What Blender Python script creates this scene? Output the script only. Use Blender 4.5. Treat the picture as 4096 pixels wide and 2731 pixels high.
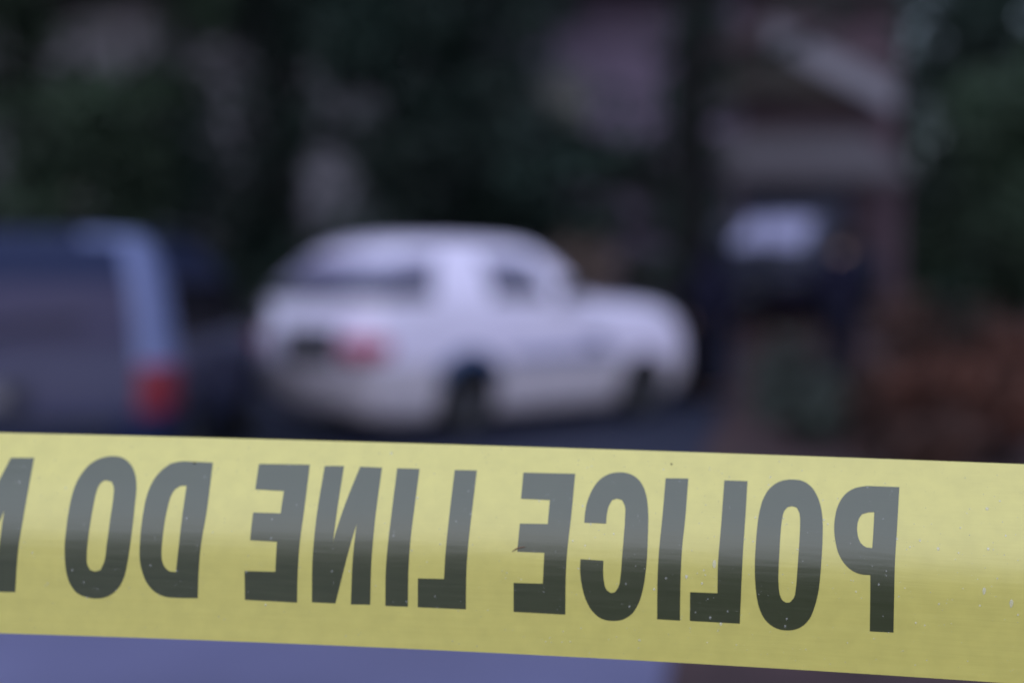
import bpy, bmesh, math, random
import numpy as np
from mathutils import Vector, Matrix, noise
from mathutils.geometry import tessellate_polygon
R = math.radians
random.seed(7)
SC = bpy.context.scene
for o in list(bpy.data.objects):
    bpy.data.objects.remove(o)
COL = SC.collection

# ------------------------------------------------------------------ camera
cam_d = bpy.data.cameras.new('camera')
cam = bpy.data.objects.new('camera', cam_d); COL.objects.link(cam)
cam.location = (0, 0, 1.4)
PITCH = math.atan(154 / 3267)
cam.rotation_euler = (R(90) - PITCH, 0, 0)
cam_d.lens = 50; cam_d.sensor_width = 36; cam_d.clip_start = 0.02; cam_d.clip_end = 2000
cam_d.dof.use_dof = True
cam_d.dof.focus_distance = 0.474
cam_d.dof.aperture_fstop = 3.5
SC.camera = cam

# ------------------------------------------------------------------ world, sun, exposure
SUN_EL, SUN_AZ = 23.0, 190.0           # azimuth measured from +Y clockwise: sun behind the camera
w = bpy.data.worlds.new('World'); SC.world = w; w.use_nodes = True
nt = w.node_tree; nt.nodes.clear()
sky = nt.nodes.new('ShaderNodeTexSky'); sky.sky_type = 'NISHITA'; sky.sun_disc = False
sky.sun_elevation = R(SUN_EL); sky.sun_rotation = R(SUN_AZ)
sky.air_density = 1.0; sky.dust_density = 1.0; sky.ozone_density = 1.0
hs = nt.nodes.new('ShaderNodeHueSaturation'); hs.inputs['Saturation'].default_value = 1.15
bg = nt.nodes.new('ShaderNodeBackground'); bg.inputs['Strength'].default_value = 0.085
ow = nt.nodes.new('ShaderNodeOutputWorld')
nt.links.new(sky.outputs[0], hs.inputs['Color']); cn = nt.nodes.new('ShaderNodeTexNoise'); cn.inputs['Scale'].default_value = 2.2; cn.inputs['Detail'].default_value = 5
cr = nt.nodes.new('ShaderNodeValToRGB')                       # even cloud cover with slightly thicker and thinner patches
cr.color_ramp.elements[0].position = .3; cr.color_ramp.elements[0].color = (4.6, 5.3, 7.2, 1)
cr.color_ramp.elements[1].position = .7; cr.color_ramp.elements[1].color = (6.2, 7.0, 9.2, 1)
gc = nt.nodes.new('ShaderNodeTexCoord'); nt.links.new(gc.outputs['Generated'], cn.inputs['Vector']); nt.links.new(cn.outputs['Fac'], cr.inputs[0])
sz = nt.nodes.new('ShaderNodeSeparateXYZ'); nt.links.new(gc.outputs['Generated'], sz.inputs[0])   # overcast sky: zenith brighter than horizon
zr = nt.nodes.new('ShaderNodeMapRange'); zr.inputs['From Min'].default_value = 0.0; zr.inputs['From Max'].default_value = 1.0
zr.inputs['To Min'].default_value = 0.50; zr.inputs['To Max'].default_value = 1.2; nt.links.new(sz.outputs['Z'], zr.inputs['Value'])
zm = nt.nodes.new('ShaderNodeVectorMath'); zm.operation = 'SCALE'; nt.links.new(cr.outputs[0], zm.inputs[0]); nt.links.new(zr.outputs[0], zm.inputs['Scale'])
cx = nt.nodes.new('ShaderNodeMixRGB'); cx.inputs[0].default_value = .72
nt.links.new(hs.outputs[0], cx.inputs[1]); nt.links.new(zm.outputs[0], cx.inputs[2]); nt.links.new(cx.outputs[0], bg.inputs[0]); nt.links.new(bg.outputs[0], ow.inputs[0])
sl = bpy.data.lights.new('sun', 'SUN'); sl.energy = 1.75; sl.angle = R(110); sl.color = (0.80, 0.85, 1.0)
so = bpy.data.objects.new('sun', sl); COL.objects.link(so)
sd = Vector((math.sin(R(SUN_AZ)) * math.cos(R(SUN_EL)), math.cos(R(SUN_AZ)) * math.cos(R(SUN_EL)), math.sin(R(SUN_EL))))
so.rotation_euler = sd.to_track_quat('Z', 'Y').to_euler()
SC.view_settings.view_transform = 'Standard'; SC.view_settings.look = 'None'
SC.view_settings.gamma = 1.0; SC.view_settings.exposure = 0.65
SC.render.engine = 'CYCLES'
SC.cycles.use_denoising = True
SC.cycles.max_bounces = 8; SC.cycles.transparent_max_bounces = 8
SC.cycles.sample_clamp_indirect = 4

# ------------------------------------------------------------------ helpers
def mat(name, col, rough=0.6, spec=0.5, metal=0.0, var=0.18, scale=6.0, coat=0.0, trans=0.0, ior=1.5, bump=0.0, bscale=30.0, col2=None, detail=4.0):
    m = bpy.data.materials.new(name); m.use_nodes = True
    n = m.node_tree.nodes; l = m.node_tree.links; b = n['Principled BSDF']
    tc = n.new('ShaderNodeTexCoord'); nz = n.new('ShaderNodeTexNoise')
    nz.inputs['Scale'].default_value = scale; nz.inputs['Detail'].default_value = detail
    l.new(tc.outputs['Object'], nz.inputs['Vector'])
    rp = n.new('ShaderNodeValToRGB'); c1 = Vector(col[:3])
    a = c1 * (1 - var); z = Vector(col2[:3]) if col2 else c1 * (1 + var)
    rp.color_ramp.elements[0].position = 0.3; rp.color_ramp.elements[1].position = 0.7
    rp.color_ramp.elements[0].color = (*a, 1); rp.color_ramp.elements[1].color = (*[min(1, v) for v in z], 1)
    l.new(nz.outputs['Fac'], rp.inputs[0]); l.new(rp.outputs[0], b.inputs['Base Color'])
    b.inputs['Roughness'].default_value = rough; b.inputs['Specular IOR Level'].default_value = spec
    b.inputs['Metallic'].default_value = metal; b.inputs['Coat Weight'].default_value = coat
    b.inputs['Coat Roughness'].default_value = 0.06
    b.inputs['Transmission Weight'].default_value = trans; b.inputs['IOR'].default_value = ior
    if bump:
        n2 = n.new('ShaderNodeTexNoise'); n2.inputs['Scale'].default_value = bscale; n2.inputs['Detail'].default_value = 5
        l.new(tc.outputs['Object'], n2.inputs['Vector'])
        bp = n.new('ShaderNodeBump'); bp.inputs['Strength'].default_value = bump; bp.inputs['Distance'].default_value = 0.02
        l.new(n2.outputs['Fac'], bp.inputs['Height']); l.new(bp.outputs[0], b.inputs['Normal'])
    return m

def link(name, me, m=None, parent=None, smooth=False):
    o = bpy.data.objects.new(name, me); COL.objects.link(o)
    if m is not None and not me.materials: me.materials.append(m)
    if parent is not None: o.parent = parent
    if smooth:
        for p in me.polygons: p.use_smooth = True
    return o

def mesh(name, verts, faces, m=None, parent=None, smooth=False):
    me = bpy.data.meshes.new(name); me.from_pydata([tuple(v) for v in verts], [], faces); me.update()
    return link(name, me, m, parent, smooth)

def tag(o, label=None, cat=None, group=None, kind=None):
    if label: o['label'] = label
    if cat: o['category'] = cat
    if group: o['group'] = group
    if kind: o['kind'] = kind
    return o

def thing(name, loc, label, cat, rz=0.0, group=None):
    o = bpy.data.objects.new(name, None); COL.objects.link(o); o.empty_display_size = 0.2
    o.location = loc; o.rotation_euler = (0, 0, rz)
    return tag(o, label, cat, group)

class MB:
    def __init__(s): s.v = []; s.f = []
    def box(s, c, d, rot=None):
        b = len(s.v); c = Vector(c)
        for x in (-.5, .5):
            for y in (-.5, .5):
                for z in (-.5, .5):
                    p = Vector((x * d[0], y * d[1], z * d[2]))
                    if rot is not None: p = rot @ p
                    s.v.append(c + p)
        for q in ((0, 1, 3, 2), (4, 6, 7, 5), (0, 4, 5, 1), (2, 3, 7, 6), (0, 2, 6, 4), (1, 5, 7, 3)):
            s.f.append([b + i for i in q])
        return s
    def tube(s, pts, rad, n=10):
        pts = [Vector(p) for p in pts]; b = len(s.v); k = len(pts)
        for i, p in enumerate(pts):
            t = (pts[min(i + 1, k - 1)] - pts[max(i - 1, 0)]).normalized()
            a = t.orthogonal().normalized() if i == 0 else (a - t * a.dot(t)).normalized()
            c = t.cross(a)
            for j in range(n):
                g = 2 * math.pi * j / n
                s.v.append(p + (a * math.cos(g) + c * math.sin(g)) * rad[i] * (1 + 0.06 * math.sin(3 * j + i)))
        for i in range(k - 1):
            for j in range(n):
                s.f.append([b + i * n + j, b + i * n + (j + 1) % n, b + (i + 1) * n + (j + 1) % n, b + (i + 1) * n + j])
        s.f.append([b + j for j in range(n)][::-1]); s.f.append([b + (k - 1) * n + j for j in range(n)])
        return s
    def lathe(s, prof, n=32, axis='X', c=(0, 0, 0)):     # profile of (along axis, radius), closed
        b = len(s.v); k = len(prof); c = Vector(c)
        for j in range(n):
            g = 2 * math.pi * j / n
            for (a, r) in prof:
                p = (a, r * math.cos(g), r * math.sin(g)) if axis == 'X' else (r * math.cos(g), r * math.sin(g), a)
                s.v.append(c + Vector(p))
        for j in range(n):
            for i in range(k - 1):
                s.f.append([b + j * k + i, b + j * k + i + 1, b + ((j + 1) % n) * k + i + 1, b + ((j + 1) % n) * k + i])
        return s
    def prism(s, poly, y0, y1):                          # polygon in (x, z), extruded along y
        b = len(s.v); n = len(poly)
        for (x, z) in poly: s.v.append(Vector((x, y0, z)))
        for (x, z) in poly: s.v.append(Vector((x, y1, z)))
        s.f.append(list(range(b, b + n))); s.f.append(list(range(b + n, b + 2 * n))[::-1])
        for i in range(n):
            j = (i + 1) % n; s.f.append([b + i, b + n + i, b + n + j, b + j])
        return s
    def build(s, name, m, parent=None, smooth=False):
        return mesh(name, s.v, s.f, m, parent, smooth)

# ------------------------------------------------------------------ materials
M = {}
M['asphalt'] = mat('asphalt', (0.013, 0.016, 0.038), 0.65, 0.25, var=.25, scale=3, bump=.5, bscale=140)
M['pale_near_road'] = mat('pale_near_road', (0.106, 0.104, 0.208), 0.45, 0.5, var=.36, scale=.5, bump=.3, bscale=160)  # near stretch of road, its brighter sky reflection put into the colour
M['litter'] = mat('leaf_litter', (0.040, 0.024, 0.026), 0.85, 0.25, var=.45, scale=2.2, bump=.8, bscale=40, col2=(0.075, 0.042, 0.046))
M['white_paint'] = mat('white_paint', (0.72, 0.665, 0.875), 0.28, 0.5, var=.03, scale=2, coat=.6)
M['lower_paint'] = mat('lower_reflection_paint', (0.50, 0.455, 0.53), 0.42, 0.5, var=.10, scale=5)  # beige tone stands in for the reflection along the lower body
M['shaded_van_paint'] = mat('shaded_blue_paint', (0.013, 0.019, 0.055), 0.40, 0.3, metal=.0, ior=1.25, var=.05, scale=2, coat=.0)  # van body, darkened in colour to hold the shade of its side
M['lit_panel'] = mat('lit_blue_panel', (0.112, 0.135, 0.285), 0.35, 0.4, var=.05, scale=2)  # lit copy of the van paint for rear pillars and roof corners
M['tailgate'] = mat('shaded_tailgate', (0.027, 0.027, 0.070), 0.45, 0.3, var=.08)  # van tailgate, with its shade mixed into the base colour
M['navy_paint'] = mat('navy_paint', (0.006, 0.006, 0.022), 0.35, 0.25, var=.10, scale=2, ior=1.3)
M['glass'] = mat('sky_toned_glass', (0.125, 0.112, 0.21), 0.10, 0.5, var=.05, ior=2.1)  # lavender base colour stands in for sky reflected in the panes
M['dark_glass'] = mat('dark_glass', (0.003, 0.003, 0.005), 0.25, 0.05, var=.05, ior=1.08)
M['sky_lit_screen'] = mat('screen_with_sky_sheen', (0.26, 0.245, 0.42), 0.12, 0.5, var=.12, scale=1.5)  # navy car's windscreen, sky reflection painted as a pale base colour
M['van_glass'] = mat('rear_tint_glass', (0.036, 0.032, 0.075), 0.3, 0.15, var=.05)
M['rubber'] = mat('rubber', (0.010, 0.010, 0.012), 0.7, 0.3, var=.2, scale=20)
M['trim'] = mat('black_trim', (0.012, 0.013, 0.018), 0.5, 0.4, var=.15)
M['well'] = mat('wheel_well_liner', (0.006, 0.006, 0.008), 0.9, 0.1, var=.1)
M['alloy'] = mat('alloy', (0.06, 0.06, 0.075), 0.5, 0.4, metal=.3, var=.1)
M['red_lens'] = mat('red_lens', (0.155, 0.005, 0.018), 0.25, 0.15, var=.1, coat=.1)
M['pale_red_lens'] = mat('pale_red_lens', (0.40, 0.085, 0.15), 0.25, 0.3, var=.1)
M['clear_lens'] = mat('clear_lens', (0.55, 0.55, 0.62), 0.1, 0.6, var=.05, coat=.5)
M['blue_stripe'] = mat('blue_trim', (0.02, 0.045, 0.12), 0.35, 0.5, var=.1)
M['blue_trim_pale'] = mat('blue_side_trim', (0.13, 0.15, 0.30), 0.4, 0.4, var=.1)
M['plate'] = mat('plate_metal', (0.16, 0.15, 0.18), 0.5, 0.4, var=.08)
M['bark'] = mat('bark', (0.005, 0.0055, 0.006), 0.9, 0.2, var=.4, scale=9, bump=.8, bscale=22)
M['bark_pale'] = mat('bark_pale', (0.035, 0.03, 0.03), 0.9, 0.2, var=.4, scale=9, bump=.8, bscale=22)
M['leaf_dark'] = mat('leaf_dark', (0.0105, 0.023, 0.018), 0.6, 0.25, var=.85, scale=.55)
M['leaf_green'] = mat('leaf_green', (0.021, 0.038, 0.021), 0.6, 0.25, var=.8, scale=.6)
M['leaf_mid'] = mat('leaf_mid', (0.024, 0.027, 0.024), 0.6, 0.3, var=.4, scale=1.2)
M['leaf_grey'] = mat('leaf_grey_green', (0.036, 0.046, 0.040), 0.6, 0.3, var=.4, scale=1.5)
M['leaf_red'] = mat('leaf_rust', (0.085, 0.030, 0.020), 0.7, 0.3, var=.5, scale=1.5)
M['leaf_rust_dark'] = mat('leaf_rust_dark', (0.055, 0.025, 0.020), 0.7, 0.3, var=.5, scale=1.5)
M['leaf_tan'] = mat('leaf_tan', (0.17, 0.12, 0.105), 0.7, 0.3, var=.35, scale=1.5)
M['siding'] = mat('lavender_grey_siding', (0.128, 0.094, 0.152), 0.7, 0.3, var=.12, scale=1.0)
M['pale_siding'] = mat('pale_grey_siding', (0.135, 0.125, 0.15), 0.7, 0.3, var=.15, scale=.6)
M['maroon'] = mat('maroon_siding', (0.065, 0.038, 0.055), 0.7, 0.3, var=.15, scale=1.2)
M['shingle'] = mat('grey_shingle', (0.062, 0.053, 0.062), 0.85, 0.3, var=.22, scale=3, bump=.4, bscale=25)
M['pale_trim'] = mat('pale_trim', (0.16, 0.15, 0.19), 0.6, 0.4, var=.08)
M['garage'] = mat('garage_door_paint', (0.12, 0.13, 0.21), 0.5, 0.4, var=.08)
M['brown_wall'] = mat('brown_siding', (0.033, 0.027, 0.026), 0.8, 0.3, var=.2, scale=2)
M['pane'] = mat('window_pane', (0.02, 0.022, 0.03), 0.08, 0.6, var=.1)
M['needle'] = mat('dry_needle', (0.16, 0.085, 0.05), 0.6, 0.3, var=.2, scale=300)
M['grit'] = mat('dark_grit', (0.012, 0.008, 0.008), 0.8, 0.2, var=.2, scale=300)

# ------------------------------------------------------------------ ground, far road, near road painted paler
def edge(y):                       # right-hand edge of the paved surface
    if y < 11.5: return 0.52 + (y - 4.8) * 0.156
    return 0.52 + 6.7 * 0.156 + (y - 11.5) * 0.20
def sstep(t):
    t = min(1, max(0, t)); return t * t * (3 - 2 * t)
def gz(x, y):
    d = x - edge(y)
    h = 0.8 * sstep((d - 0.1) / 2.6) * sstep((y - 11.0) / 8.0)
    if y > 16: h = max(h, 0.8 * sstep((y - 15.5) / 3.0) * sstep((x + 1.5) / 3.5))
    return h
def grid(xs, ys, fz):
    v = [(x, y, fz(x, y)) for y in ys for x in xs]; nx = len(xs)
    f = [[j * nx + i, j * nx + i + 1, (j + 1) * nx + i + 1, (j + 1) * nx + i] for j in range(len(ys) - 1) for i in range(nx - 1)]
    return v, f
xs = [-400, -150, -60, -30, -18] + [-12 + .4 * i for i in range(76)] + [22, 30, 60, 150, 400]
ys = [-400, -150, -60, -20, -8] + [-4 + .4 * i for i in range(96)] + [40, 60, 120, 300, 900]
def gzz(x, y):
    d = x - edge(y)
    n = 0.05 * noise.noise(Vector((x * .9, y * .9, 0))) if d > .5 else 0
    return gz(x, y) + n - (0.012 if d < .5 else 0)
v, f = grid(xs, ys, gzz)
g = mesh('ground', v, f, M['litter'], smooth=True); tag(g, kind='structure')
def strip(name, y0, y1, x0, m, z, n=24, off=0.0):
    v = []; f = []
    for i in range(n + 1):
        y = y0 + (y1 - y0) * i / n; xe = edge(y) + off + 0.05 * noise.noise(Vector((0, y * 1.7, 3)))
        for j in range(9): v.append((x0 + (xe - x0) * j / 8, y, z + gz(x0 + (xe - x0) * j / 8, y)))
    for i in range(n):
        for j in range(8): f.append([i * 9 + j, i * 9 + j + 1, i * 9 + 10 + j, i * 9 + 9 + j])
    return tag(mesh(name, v, f, m), kind='structure')
strip('road', 6.4, 40, -14, M['asphalt'], 0.004, 60)
strip('near_road', -8, 6.4, -14, M['pale_near_road'], 0.008, 40)

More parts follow.
